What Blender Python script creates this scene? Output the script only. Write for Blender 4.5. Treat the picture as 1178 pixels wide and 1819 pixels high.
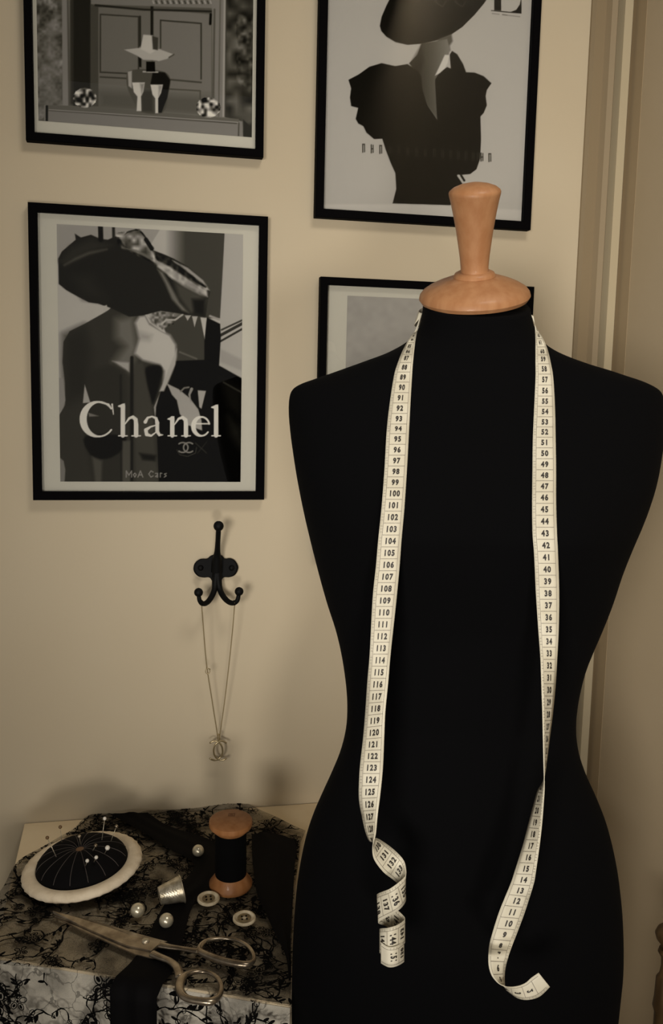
import bpy, bmesh, math, random
import numpy as np
from mathutils import Vector, Matrix
from mathutils.bvhtree import BVHTree
random.seed(3)
for o in list(bpy.data.objects): bpy.data.objects.remove(o)
SC = bpy.context.scene; COL = SC.collection

# ------------------------------------------------------------------ camera
W, H = 1178, 1819
FPX = 1686.0; PITCH = 0.13157; ROLL = 0.02338; YAW = 0.21311
CH = 1.37                                    # camera height above the floor
O = np.array([0, 0, CH])
cy_, sy_, cp_, sp_ = math.cos(YAW), math.sin(YAW), math.cos(PITCH), math.sin(PITCH)
F = np.array([sy_*cp_, cy_*cp_, -sp_]); R0 = np.array([cy_, -sy_, 0.0]); U0 = np.cross(R0, F)
R = R0*math.cos(ROLL)+U0*math.sin(ROLL); U = -R0*math.sin(ROLL)+U0*math.cos(ROLL)
cd = bpy.data.cameras.new('camera'); cam = bpy.data.objects.new('camera', cd); COL.objects.link(cam)
cd.sensor_fit = 'VERTICAL'; cd.sensor_height = 36; cd.lens = 36*FPX/H; cd.clip_start = 0.01
cam.matrix_world = Matrix(((R[0], U[0], -F[0], 0), (R[1], U[1], -F[1], 0), (R[2], U[2], -F[2], CH), (0, 0, 0, 1)))
SC.camera = cam

# ------------------------------------------------------------------ light
SC.view_settings.view_transform = 'Standard'; SC.view_settings.look = 'None'
SC.view_settings.exposure = 0.0; SC.view_settings.gamma = 1.0
wd = bpy.data.worlds.new('world'); SC.world = wd; wd.use_nodes = True
wd.node_tree.nodes['Background'].inputs[0].default_value = (1.0, 0.94, 0.86, 1)
wd.node_tree.nodes['Background'].inputs[1].default_value = 0.12
def area(name, loc, target, size, power, color, spread=180):
    l = bpy.data.lights.new(name, 'AREA'); l.shape = 'DISK'; l.size = size; l.energy = power; l.color = color
    l.spread = math.radians(spread)
    o = bpy.data.objects.new(name, l); COL.objects.link(o); o.location = loc
    o.rotation_euler = (Vector(target)-Vector(loc)).to_track_quat('-Z', 'Y').to_euler(); return o
def spot(name, loc, target, angle, radius, power, color):
    l = bpy.data.lights.new(name, 'SPOT'); l.spot_size = math.radians(angle); l.spot_blend = 1.0; l.shadow_soft_size = radius
    l.energy = power; l.color = color; o = bpy.data.objects.new(name, l); COL.objects.link(o); o.location = loc
    o.rotation_euler = (Vector(target)-Vector(loc)).to_track_quat('-Z', 'Y').to_euler(); return o
spot('low_key_spot', (0.02, -1.2, CH-0.62), (0.26, 1.35, CH-0.10), 60, 0.15, 46.0, (1.0, 0.94, 0.86))  # added unseen spot, low in front; cone shaped for the wall falloff
spot('left_key_spot', (-0.74, -1.2, CH-0.05), (0.62, 1.35, CH-0.10), 39, 0.30, 158.0, (1.0, 0.94, 0.86))  # added unseen spot, set left so the form's shadow stays hidden
area('overhead_fill', (0.45, 0.25, CH+1.18), (0.3, 0.9, CH-0.3), 0.5, 8.5, (1.0, 0.94, 0.85))  # added unseen fill from above, brightens the tabletop

# ------------------------------------------------------------------ helpers
def ray(px, py):
    return F+R*(px-W/2)/FPX-U*(py-H/2)/FPX
def on_z(px, py, z):                         # z measured from the floor
    d = ray(px, py); return O+d*((z-CH)/d[2])
def on_y(px, py, y=1.35):
    d = ray(px, py); return O+d*(y/d[1])
def at_t(px, py, t):
    return O+ray(px, py)*t
def project(P):
    P = np.asarray(P)-O; z = P@F
    return W/2+FPX*(P@R)/z, H/2-FPX*(P@U)/z
def lin(c):
    if isinstance(c, (int, float)): c = (c, c, c)
    return tuple(((v/255)/12.92 if v/255 <= .04045 else ((v/255+.055)/1.055)**2.4) for v in c)
def tag(o, label=None, cat=None, group=None, kind=None):
    if label: o['label'] = label
    if cat: o['category'] = cat
    if group: o['group'] = group
    if kind: o['kind'] = kind
    return o
def empty(name, loc, label, cat, group=None):
    o = bpy.data.objects.new(name, None); COL.objects.link(o); o.location = loc
    o.empty_display_size = 0.02
    return tag(o, label, cat, group)
def link(name, me, m, parent=None, smooth=False):
    o = bpy.data.objects.new(name, me); COL.objects.link(o)
    if m: me.materials.append(m)
    if parent:
        o.parent = parent; o.matrix_parent_inverse = Matrix.Translation(-parent.location) if parent.type == 'EMPTY' else Matrix()
    if smooth:
        for p in me.polygons: p.use_smooth = True
    return o
def from_bm(name, bm, m, parent=None, smooth=False):
    me = bpy.data.meshes.new(name); bmesh.ops.recalc_face_normals(bm, faces=bm.faces[:]); bm.to_mesh(me); bm.free()
    return link(name, me, m, parent, smooth)
def pyd(name, v, f, m, parent=None, smooth=False):
    bm = bmesh.new(); vs = [bm.verts.new(tuple(p)) for p in v]
    for q in f:
        try: bm.faces.new([vs[i] for i in q])
        except ValueError: pass
    return from_bm(name, bm, m, parent, smooth)
def add_box(bm, lo, hi):
    vs = [bm.verts.new((x, y, z)) for x in (lo[0], hi[0]) for y in (lo[1], hi[1]) for z in (lo[2], hi[2])]
    for q in ((0, 1, 3, 2), (4, 6, 7, 5), (0, 4, 5, 1), (2, 3, 7, 6), (0, 2, 6, 4), (1, 5, 7, 3)): bm.faces.new([vs[i] for i in q])
    return vs
def box(name, lo, hi, m, parent=None, bev=0):
    bm = bmesh.new(); add_box(bm, lo, hi)
    if bev: bmesh.ops.bevel(bm, geom=bm.edges[:], offset=bev, segments=2, affect='EDGES')
    return from_bm(name, bm, m, parent)
def catmull(pts, n=8, closed=False):
    P = [np.array(p, float) for p in pts]; out = []; N = len(P)
    segs = range(N if closed else N-1)
    for i in segs:
        if closed: p0, p1, p2, p3 = P[(i-1) % N], P[i], P[(i+1) % N], P[(i+2) % N]
        else: p0, p1, p2, p3 = P[max(i-1, 0)], P[i], P[i+1], P[min(i+2, N-1)]
        for k in range(n):
            t = k/n
            out.append(.5*((2*p1)+(-p0+p2)*t+(2*p0-5*p1+4*p2-p3)*t*t+(-p0+3*p1-3*p2+p3)*t**3))
    if not closed: out.append(P[-1])
    return out
def add_tube(bm, pts, rad, seg=12, closed=False, flat=None):
    """sweep; rad = number or list; flat = (normal, factor) squashes the section along the normal"""
    P = [np.array(p, float) for p in pts]; N = len(P); rings = []
    if not hasattr(rad, '__len__'): rad = [rad]*N
    up = None
    for i in range(N):
        a = P[(i-1) % N] if closed else P[max(i-1, 0)]; b = P[(i+1) % N] if closed else P[min(i+1, N-1)]
        T = b-a; T /= np.linalg.norm(T)+1e-12
        if flat is not None: n = np.array(flat[0], float)
        elif up is None: n = np.array([0, 0, 1.0]) if abs(T[2]) < .9 else np.array([1.0, 0, 0])
        else: n = up
        n = n-T*(n@T); n /= np.linalg.norm(n)+1e-12; up = n
        B = np.cross(T, n); k = flat[1] if flat is not None else 1
        rings.append([bm.verts.new(tuple(P[i]+rad[i]*(math.cos(2*math.pi*j/seg)*B+k*math.sin(2*math.pi*j/seg)*n))) for j in range(seg)])
    for i in range(N if closed else N-1):
        r, q = rings[i], rings[(i+1) % N]
        for j in range(seg): bm.faces.new((r[j], r[(j+1) % seg], q[(j+1) % seg], q[j]))
    if not closed:
        bm.faces.new(rings[0][::-1]); bm.faces.new(rings[-1])
def tube(name, pts, rad, m, parent=None, seg=12, closed=False, flat=None):
    bm = bmesh.new(); add_tube(bm, pts, rad, seg, closed, flat); return from_bm(name, bm, m, parent, True)
def add_lathe(bm, prof, M=Matrix(), seg=48):
    rings = []
    for r, z in prof:
        if r < 1e-6: rings.append([bm.verts.new(M @ Vector((0, 0, z)))])
        else: rings.append([bm.verts.new(M @ Vector((r*math.cos(2*math.pi*j/seg), r*math.sin(2*math.pi*j/seg), z))) for j in range(seg)])
    for a, b in zip(rings, rings[1:]):
        for j in range(seg):
            k = (j+1) % seg
            if len(a) == 1 and len(b) == 1: continue
            if len(a) == 1: bm.faces.new((a[0], b[j], b[k]))
            elif len(b) == 1: bm.faces.new((a[j], a[k], b[0]))
            else: bm.faces.new((a[j], a[k], b[k], b[j]))
def lathe(name, prof, m, parent=None, M=Matrix(), seg=48, smooth=True, sharp=True):
    bm = bmesh.new(); add_lathe(bm, prof, M, seg); o = from_bm(name, bm, m, parent, smooth)
    if sharp:
        for e in o.data.edges: pass
        try: o.data.set_sharp_from_angle(angle=math.radians(40))
        except Exception: pass
    return o
def ball(name, c, r, m, parent=None, seg=24):
    bm = bmesh.new(); bmesh.ops.create_uvsphere(bm, u_segments=seg, v_segments=seg//2, radius=r, matrix=Matrix.Translation(Vector(c)))
    return from_bm(name, bm, m, parent, True)
def prism_mesh(bm, poly, z0, z1):
    a = [bm.verts.new((p[0], p[1], z0)) for p in poly]; b = [bm.verts.new((p[0], p[1], z1)) for p in poly]; n = len(poly)
    bm.faces.new(a[::-1]); bm.faces.new(b)
    for i in range(n): bm.faces.new((a[i], a[(i+1) % n], b[(i+1) % n], b[i]))

# ------------------------------------------------------------------ materials
def mat(name, col, rough=.6, metal=0.0, noise=None, bump=None, spec=.5, coat=0, sheen=0):
    m = bpy.data.materials.new(name); m.use_nodes = True; nt = m.node_tree; b = nt.nodes['Principled BSDF']
    c = lin(col); b.inputs['Base Color'].default_value = (*c, 1); b.inputs['Roughness'].default_value = rough
    b.inputs['Metallic'].default_value = metal; b.inputs['Specular IOR Level'].default_value = spec
    b.inputs['Coat Weight'].default_value = coat; b.inputs['Sheen Weight'].default_value = sheen
    tc = nt.nodes.new('ShaderNodeTexCoord')
    if noise:                                  # (scale, second colour, detail, stretch)
        mp = nt.nodes.new('ShaderNodeMapping'); mp.inputs['Scale'].default_value = noise[3] if len(noise) > 3 else (1, 1, 1)
        n = nt.nodes.new('ShaderNodeTexNoise'); n.inputs['Scale'].default_value = noise[0]; n.inputs['Detail'].default_value = noise[2]
        r = nt.nodes.new('ShaderNodeValToRGB'); r.color_ramp.elements[0].color = (*c, 1); r.color_ramp.elements[1].color = (*lin(noise[1]), 1)
        r.color_ramp.elements[0].position = .35; r.color_ramp.elements[1].position = .65
        nt.links.new(tc.outputs['Object'], mp.inputs[0]); nt.links.new(mp.outputs[0], n.inputs['Vector'])
        nt.links.new(n.outputs['Fac'], r.inputs[0]); nt.links.new(r.outputs[0], b.inputs['Base Color'])
    if bump:                                   # (scale, strength, distance)
        n = nt.nodes.new('ShaderNodeTexNoise'); n.inputs['Scale'].default_value = bump[0]; n.inputs['Detail'].default_value = 4
        bp = nt.nodes.new('ShaderNodeBump'); bp.inputs['Strength'].default_value = bump[1]; bp.inputs['Distance'].default_value = bump[2]
        nt.links.new(tc.outputs['Object'], n.inputs['Vector']); nt.links.new(n.outputs['Fac'], bp.inputs['Height']); nt.links.new(bp.outputs[0], b.inputs['Normal'])
    return m
M_wall = mat('wall_paint', (199, 185, 158), .75, noise=(3.0, (196, 181, 153), 3), bump=(140, .12, .001))
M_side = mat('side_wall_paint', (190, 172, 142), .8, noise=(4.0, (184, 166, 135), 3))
M_fascia_shade = mat('fascia_shade', (148, 131, 103), .7)  # trim colour darkened: the shade on the casing's flat band is painted in
M_side2 = mat('side_strip_tone', (168, 148, 116), .8)  # darker than the side wall, for the strip beside the corner
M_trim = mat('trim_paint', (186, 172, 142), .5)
M_floor = mat('floor_boards', (96, 70, 48), .5, noise=(8, (70, 50, 34), 6, (1, 12, 1)))
M_ceil = mat('ceiling_paint', (128, 118, 100), .9)
M_frame = mat('black_frame_lacquer', (6, 5, 6), .75, spec=.04)
M_mat = mat('mount_board', (208, 204, 188), .8)
M_velvet = mat('black_jersey', (5, 5, 6), .95, spec=.08, bump=(900, .2, .0005))
def wood(name, a, b_, sc=(14, 14, 2.2)):
    return mat(name, a, .5, noise=(9, b_, 5, sc), spec=.3, coat=.06)
M_wood = wood('beech_wood', (176, 128, 88), (164, 114, 75))
M_woodlow = wood('spool_wood', (162, 112, 70), (146, 96, 54))
M_dwood = wood('dark_wood', (84, 64, 38), (62, 46, 26))
M_iron = mat('black_iron', (7, 7, 7), .6, spec=.15)
M_steel = mat('aged_steel', (186, 172, 150), .26, metal=.85, noise=(60, (134, 120, 102), 5))
M_silver = mat('silver', (222, 212, 190), .36, metal=.7, noise=(160, (176, 164, 138), 3))
M_chain = mat('chain_gold', (150, 132, 92), .4, metal=.6)
M_pend = mat('pendant_metal', (176, 160, 124), .3, metal=.7)
M_pearl = mat('pearl', (222, 212, 184), .30, metal=.55, coat=.7, spec=.6)
M_pinh = mat('pin_head_white', (232, 226, 214), .25, coat=.4)
M_pinb = mat('pin_head_brown', (110, 84, 52), .4)
M_button = mat('shell_button', (228, 214, 184), .35, coat=.3, noise=(120, (200, 182, 148), 3))
M_brec = mat('button_recess', (110, 92, 62), .6, noise=(200, (150, 132, 96), 3))
M_felt = mat('cream_felt', (246, 230, 202), .95, noise=(70, (228, 210, 180), 5), bump=(350, .5, .001))
M_cush = mat('cushion_cloth', (8, 7, 8), .9, spec=.15, bump=(300, .3, .001))
M_cord = mat('cushion_cord', (74, 66, 62), .7)
M_thread = mat('black_thread', (4, 4, 4), .9, spec=.08)
M_tape = mat('tape_cloth', (212, 205, 184), .6, noise=(40, (203, 195, 172), 3))
M_ink = mat('tape_ink', (38, 32, 26), .6)
M_rule = mat('tape_rule_line', (128, 120, 108), .6)
M_table = mat('table_paint', (238, 220, 186), .55, noise=(14, (230, 210, 174), 3))
M_front = mat('table_front_paint', (226, 218, 200), .6)
M_satin = mat('black_satin', (5, 4, 5), .8, spec=.12)
def print_mat():
    m = bpy.data.materials.new('printed_paper'); m.use_nodes = True; nt = m.node_tree; b = nt.nodes['Principled BSDF']
    a = nt.nodes.new('ShaderNodeVertexColor'); a.layer_name = 'Col'
    nt.links.new(a.outputs['Color'], b.inputs['Base Color']); b.inputs['Roughness'].default_value = .9
    b.inputs['Specular IOR Level'].default_value = .02; return m
M_print = print_mat()
def glass_mat():
    m = bpy.data.materials.new('picture_glass'); m.use_nodes = True; nt = m.node_tree
    for n in list(nt.nodes): nt.nodes.remove(n)
    out = nt.nodes.new('ShaderNodeOutputMaterial'); mx = nt.nodes.new('ShaderNodeMixShader'); fr = nt.nodes.new('ShaderNodeFresnel')
    fr.inputs[0].default_value = 1.45; t = nt.nodes.new('ShaderNodeBsdfTransparent'); g = nt.nodes.new('ShaderNodeBsdfGlossy')
    g.inputs['Roughness'].default_value = 0.0
    nt.links.new(fr.outputs[0], mx.inputs[0]); nt.links.new(t.outputs[0], mx.inputs[1]); nt.links.new(g.outputs[0], mx.inputs[2]); nt.links.new(mx.outputs[0], out.inputs[0])
    return m
M_glass = glass_mat()
def lace_mat(name, net_a, net_b):
    m = bpy.data.materials.new(name); m.use_nodes = True; nt = m.node_tree; N = nt.nodes; L = nt.links
    for n in list(N): N.remove(n)
    out = N.new('ShaderNodeOutputMaterial'); mx = N.new('ShaderNodeMixShader'); tr = N.new('ShaderNodeBsdfTransparent')
    df = N.new('ShaderNodeBsdfPrincipled'); df.inputs['Base Color'].default_value = (*lin((16, 12, 10)), 1); df.inputs['Roughness'].default_value = .8
    df.inputs['Specular IOR Level'].default_value = .2
    uv = N.new('ShaderNodeUVMap'); uv.uv_map = 'UVMap'
    def math_(op, a, b=None, c=None, cl=False):
        n = N.new('ShaderNodeMath'); n.operation = op; n.use_clamp = cl
        for i, v in enumerate((a, b, c)):
            if v is None: continue
            if isinstance(v, (int, float)): n.inputs[i].default_value = v
            else: L.new(v, n.inputs[i])
        return n.outputs[0]
    ns = N.new('ShaderNodeTexNoise'); ns.inputs['Scale'].default_value = 38; ns.inputs['Detail'].default_value = 3
    L.new(uv.outputs[0], ns.inputs['Vector'])
    sc = N.new('ShaderNodeVectorMath'); sc.operation = 'SCALE'; sc.inputs[3].default_value = .046; L.new(ns.outputs['Color'], sc.inputs[0])
    ad = N.new('ShaderNodeVectorMath'); ad.operation = 'ADD'; L.new(uv.outputs[0], ad.inputs[0]); L.new(sc.outputs[0], ad.inputs[1])
    def vor(scale, feat):
        v = N.new('ShaderNodeTexVoronoi'); v.feature = feat; v.inputs['Scale'].default_value = scale
        L.new(ad.outputs[0], v.inputs['Vector']); return v.outputs['Distance']
    big = vor(34, 'DISTANCE_TO_EDGE'); mid = vor(85, 'DISTANCE_TO_EDGE')
    n2 = N.new('ShaderNodeTexNoise'); n2.inputs['Scale'].default_value = 22; n2.inputs['Detail'].default_value = 2; L.new(uv.outputs[0], n2.inputs['Vector'])
    dense = math_('MULTIPLY_ADD', n2.outputs['Fac'], 6.0, -3.0, True)          # where the flowers sit
    n3 = N.new('ShaderNodeTexNoise'); n3.inputs['Scale'].default_value = 95; n3.inputs['Detail'].default_value = 2; L.new(uv.outputs[0], n3.inputs['Vector'])
    thick = math_('MULTIPLY_ADD', n3.outputs['Fac'], .16, -.030)
    l1 = math_('LESS_THAN', big, math_('ADD', thick, math_('MULTIPLY', dense, .05)))
    ring = N.new('ShaderNodeTexVoronoi'); ring.feature = 'F1'; ring.inputs['Scale'].default_value = 78; ring.inputs['Randomness'].default_value = .8; L.new(ad.outputs[0], ring.inputs['Vector'])
    rg = math_('LESS_THAN', math_('ABSOLUTE', math_('SUBTRACT', ring.outputs['Distance'], .36)), .065)
    l2 = math_('MULTIPLY', rg, math_('GREATER_THAN', dense, .35))
    n5 = N.new('ShaderNodeTexNoise'); n5.inputs['Scale'].default_value = 60; n5.inputs['Detail'].default_value = 1; L.new(uv.outputs[0], n5.inputs['Vector'])
    l1 = math_('MULTIPLY', l1, math_('GREATER_THAN', n5.outputs['Fac'], .44))
    lines = math_('MAXIMUM', l1, l2)
    fine = N.new('ShaderNodeTexVoronoi'); fine.feature = 'DISTANCE_TO_EDGE'; fine.inputs['Scale'].default_value = 700; L.new(uv.outputs[0], fine.inputs['Vector'])
    net = math_('MULTIPLY_ADD', math_('LESS_THAN', fine.outputs['Distance'], .10), net_a, net_b)
    al = math_('MAXIMUM', math_('MULTIPLY_ADD', math_('MULTIPLY', dense, n5.outputs['Fac']), .55, net), math_('MULTIPLY', math_('LESS_THAN', big, .022), .6))
    L.new(al, mx.inputs[0]); L.new(tr.outputs[0], mx.inputs[1]); L.new(df.outputs[0], mx.inputs[2]); L.new(mx.outputs[0], out.inputs[0])
    return m
M_lace = lace_mat('black_lace_dense', .28, .25)  # single cloth; net set denser for its darker look at a low angle
M_lace1 = lace_mat('black_lace', .10, .06)

# ------------------------------------------------------------------ room
YB = 1.35
xc = on_y(1121, 0, YB)[0]                        # the corner beside the casing
XR = xc
s_ = tag(box('wall_back', (-1.6, YB, 0), (XR+.1, YB+.1, 2.6), M_wall), kind='structure')
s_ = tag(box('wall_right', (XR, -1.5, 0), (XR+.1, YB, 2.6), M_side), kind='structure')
s_ = tag(box('floor', (-1.6, -1.6, -.05), (XR+.1, YB+.1, 0), M_floor), kind='structure')
s_ = tag(box('ceiling', (-1.6, -1.6, 2.6), (XR+.1, YB+.1, 2.65), M_ceil), kind='structure')
def wx(px, py=0): return on_y(px+5, py, YB)[0]
z_end = on_y(1052, 1374, YB)[2]
def casing(name, z0, z1, prof, m_=None):
    v = []; n = len(prof)
    for z in (z0, z1):
        for x, d in prof: v.append((x, YB-d, z))
    f = [(i, (i+1) % n, (i+1) % n+n, i+n) for i in range(n)]+[tuple(range(n))[::-1], tuple(range(n, 2*n))]
    return tag(pyd(name, v, f, M_fascia_shade if name == 'trim_4' else M_trim), kind='structure')
xs = [wx(v) for v in (1046, 1050, 1072, 1077, 1086, 1090, 1094, 1108, 1113, 1116)]
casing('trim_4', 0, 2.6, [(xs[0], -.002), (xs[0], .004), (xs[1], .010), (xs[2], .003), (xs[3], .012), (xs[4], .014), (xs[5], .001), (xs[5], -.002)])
casing('trim_1', z_end, 2.6, [(xs[5]+.0003, -.002), (xs[5]+.0003, .001), (xs[6], .022),
       (xs[7], .022), (xs[8], .012), (xs[9]-.0005, .010), (xs[9]-.0005, -.002)])
casing('trim_2', 0, z_end-.004, [(xs[5]+.0003, -.002), (xs[5]+.0003, .012), (xs[6], .018), (xs[7], .018), (xs[8], .004), (xs[8], -.002)])
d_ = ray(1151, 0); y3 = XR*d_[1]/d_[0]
tag(box('side_strip', (XR-.0005, y3, 0), (XR+.002, YB-.012, 2.6), M_side2), kind='structure')
tag(box('baseboard_back', (-1.6, YB-.014, 0), (xs[0]-.002, YB+.002, .11), M_trim), kind='structure')

# ------------------------------------------------------------------ painter for the printed pictures
class Paint:
    def __init__(s, X, Y, v): s.X = X; s.Y = Y; s.V = np.full(X.shape, float(v)); s.rng = np.random.RandomState(4)
    def _sel(s, P, pad):
        P = np.array(P, float)
        return np.nonzero((s.X > P[:, 0].min()-pad) & (s.X < P[:, 0].max()+pad) & (s.Y > P[:, 1].min()-pad) & (s.Y < P[:, 1].max()+pad))
    def _mix(s, k, a, v):
        if callable(v): v = v(s.X[k], s.Y[k])
        s.V[k] = s.V[k]*(1-a)+v*a
    def poly(s, P, v, soft=.7, al=1, sm=0):
        if sm: P = catmull(P, sm, True)
        P = np.array(P, float); k = s._sel(P, soft*2+1)
        if len(k[0]) == 0: return
        x, y = s.X[k], s.Y[k]; d = np.full(x.shape, 1e9); ins = np.zeros(x.shape, bool)
        for i in range(len(P)):
            a, b = P[i-1], P[i]; e = b-a; L2 = e@e+1e-9
            t = np.clip(((x-a[0])*e[0]+(y-a[1])*e[1])/L2, 0, 1)
            d = np.minimum(d, np.hypot(x-a[0]-t*e[0], y-a[1]-t*e[1]))
            if a[1] != b[1]:
                c = ((a[1] > y) != (b[1] > y)) & (x < (b[0]-a[0])*(y-a[1])/(b[1]-a[1])+a[0]); ins ^= c
        sd = np.where(ins, d, -d); a_ = np.clip(sd/(2*soft)+.5, 0, 1)*al
        s._mix(k, a_, v)
    def stroke(s, P, w, v, soft=.6, al=1, sm=0):
        if not hasattr(w, '__len__'): w = [w]*len(P)
        Q = [(*p, ww) for p, ww in zip(P, w)]
        if sm: Q = catmull(Q, sm)
        Q = np.array(Q, float); k = s._sel(Q[:, :2], max(w)+soft*2+1); x, y = s.X[k], s.Y[k]
        d = np.full(x.shape, 1e9)
        for a, b in zip(Q, Q[1:]):
            e = b[:2]-a[:2]; L2 = e@e+1e-9; t = np.clip(((x-a[0])*e[0]+(y-a[1])*e[1])/L2, 0, 1)
            d = np.minimum(d, np.hypot(x-a[0]-t*e[0], y-a[1]-t*e[1])-(a[2]+(b[2]-a[2])*t)/2)
        s._mix(k, np.clip(-d/(2*soft)+.5, 0, 1)*al, v)
    def noise(s, P, amp, cell, soft=3, seed=0):
        P = np.array(P, float); k = s._sel(P, 1)
        if len(k[0]) == 0: return
        rng = np.random.RandomState(seed); g = rng.rand(400, 400); gx = s.X[k]/cell; gy = s.Y[k]/cell
        i, j = np.floor(gx).astype(int), np.floor(gy).astype(int); fx, fy = gx-i, gy-j
        G = lambda a, b: g[a % 400, b % 400]
        v = (G(i, j)*(1-fx)+G(i+1, j)*fx)*(1-fy)+(G(i, j+1)*(1-fx)+G(i+1, j+1)*fx)*fy
        x, y = s.X[k], s.Y[k]; ins = np.zeros(x.shape, bool)
        for q in range(len(P)):
            a, b = P[q-1], P[q]
            if a[1] != b[1]: ins ^= ((a[1] > y) != (b[1] > y)) & (x < (b[0]-a[0])*(y-a[1])/(b[1]-a[1])+a[0])
        s.V[k] += np.where(ins, (v-.5)*2*amp, 0)
def make_print(name, x0, x1, z0, z1, y, base, fn, parent, ppx=1.0, tint=(1, .985, .93)):
    nx = max(2, int((x1-x0)/0.00082*ppx)); nz = max(2, int((z1-z0)/0.00082*ppx))
    gx, gz = np.meshgrid(np.linspace(x0, x1, nx+1), np.linspace(z0, z1, nz+1))
    P = np.stack([gx.ravel(), np.full(gx.size, y), gz.ravel()], 1); X, Y = project(P)
    pa = Paint(X, Y, base); fn(pa)
    V = np.clip((pa.V-20)*1.085*{'paint_mantel': 1.34, 'paint_hat': 1.16}.get(fn.__name__, 1.0), 4, 245)/255; V = np.where(V <= .04045, V/12.92, ((V+.055)/1.055)**2.4)
    C = np.ones((P.shape[0], 4), np.float32)
    for i in range(3): C[:, i] = V*(tint[i]**2.2)*(1, .97+.03*V, .80+.20*np.minimum(1, V*4))[i]
    me = bpy.data.meshes.new(name); n = nx*nz
    idx = np.arange((nx+1)*(nz+1)).reshape(nz+1, nx+1)
    f = np.stack([idx[:-1, :-1], idx[:-1, 1:], idx[1:, 1:], idx[1:, :-1]], -1).reshape(-1, 4)
    me.vertices.add(P.shape[0]); me.vertices.foreach_set('co', P.astype(np.float32).ravel())
    me.loops.add(n*4); me.loops.foreach_set('vertex_index', f.astype(np.int32).ravel())
    me.polygons.add(n); me.polygons.foreach_set('loop_start', np.arange(0, n*4, 4, dtype=np.int32)); me.polygons.foreach_set('loop_total', np.full(n, 4, np.int32))
    me.update(calc_edges=True); me.validate()
    ca = me.color_attributes.new('Col', 'FLOAT_COLOR', 'POINT'); ca.data.foreach_set('color', C.ravel())
    return link(name, me, M_print, parent)

def T(ox, oy, s): return lambda pts: [(ox+p[0]/s, oy+p[1]/s) for p in pts]
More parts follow.
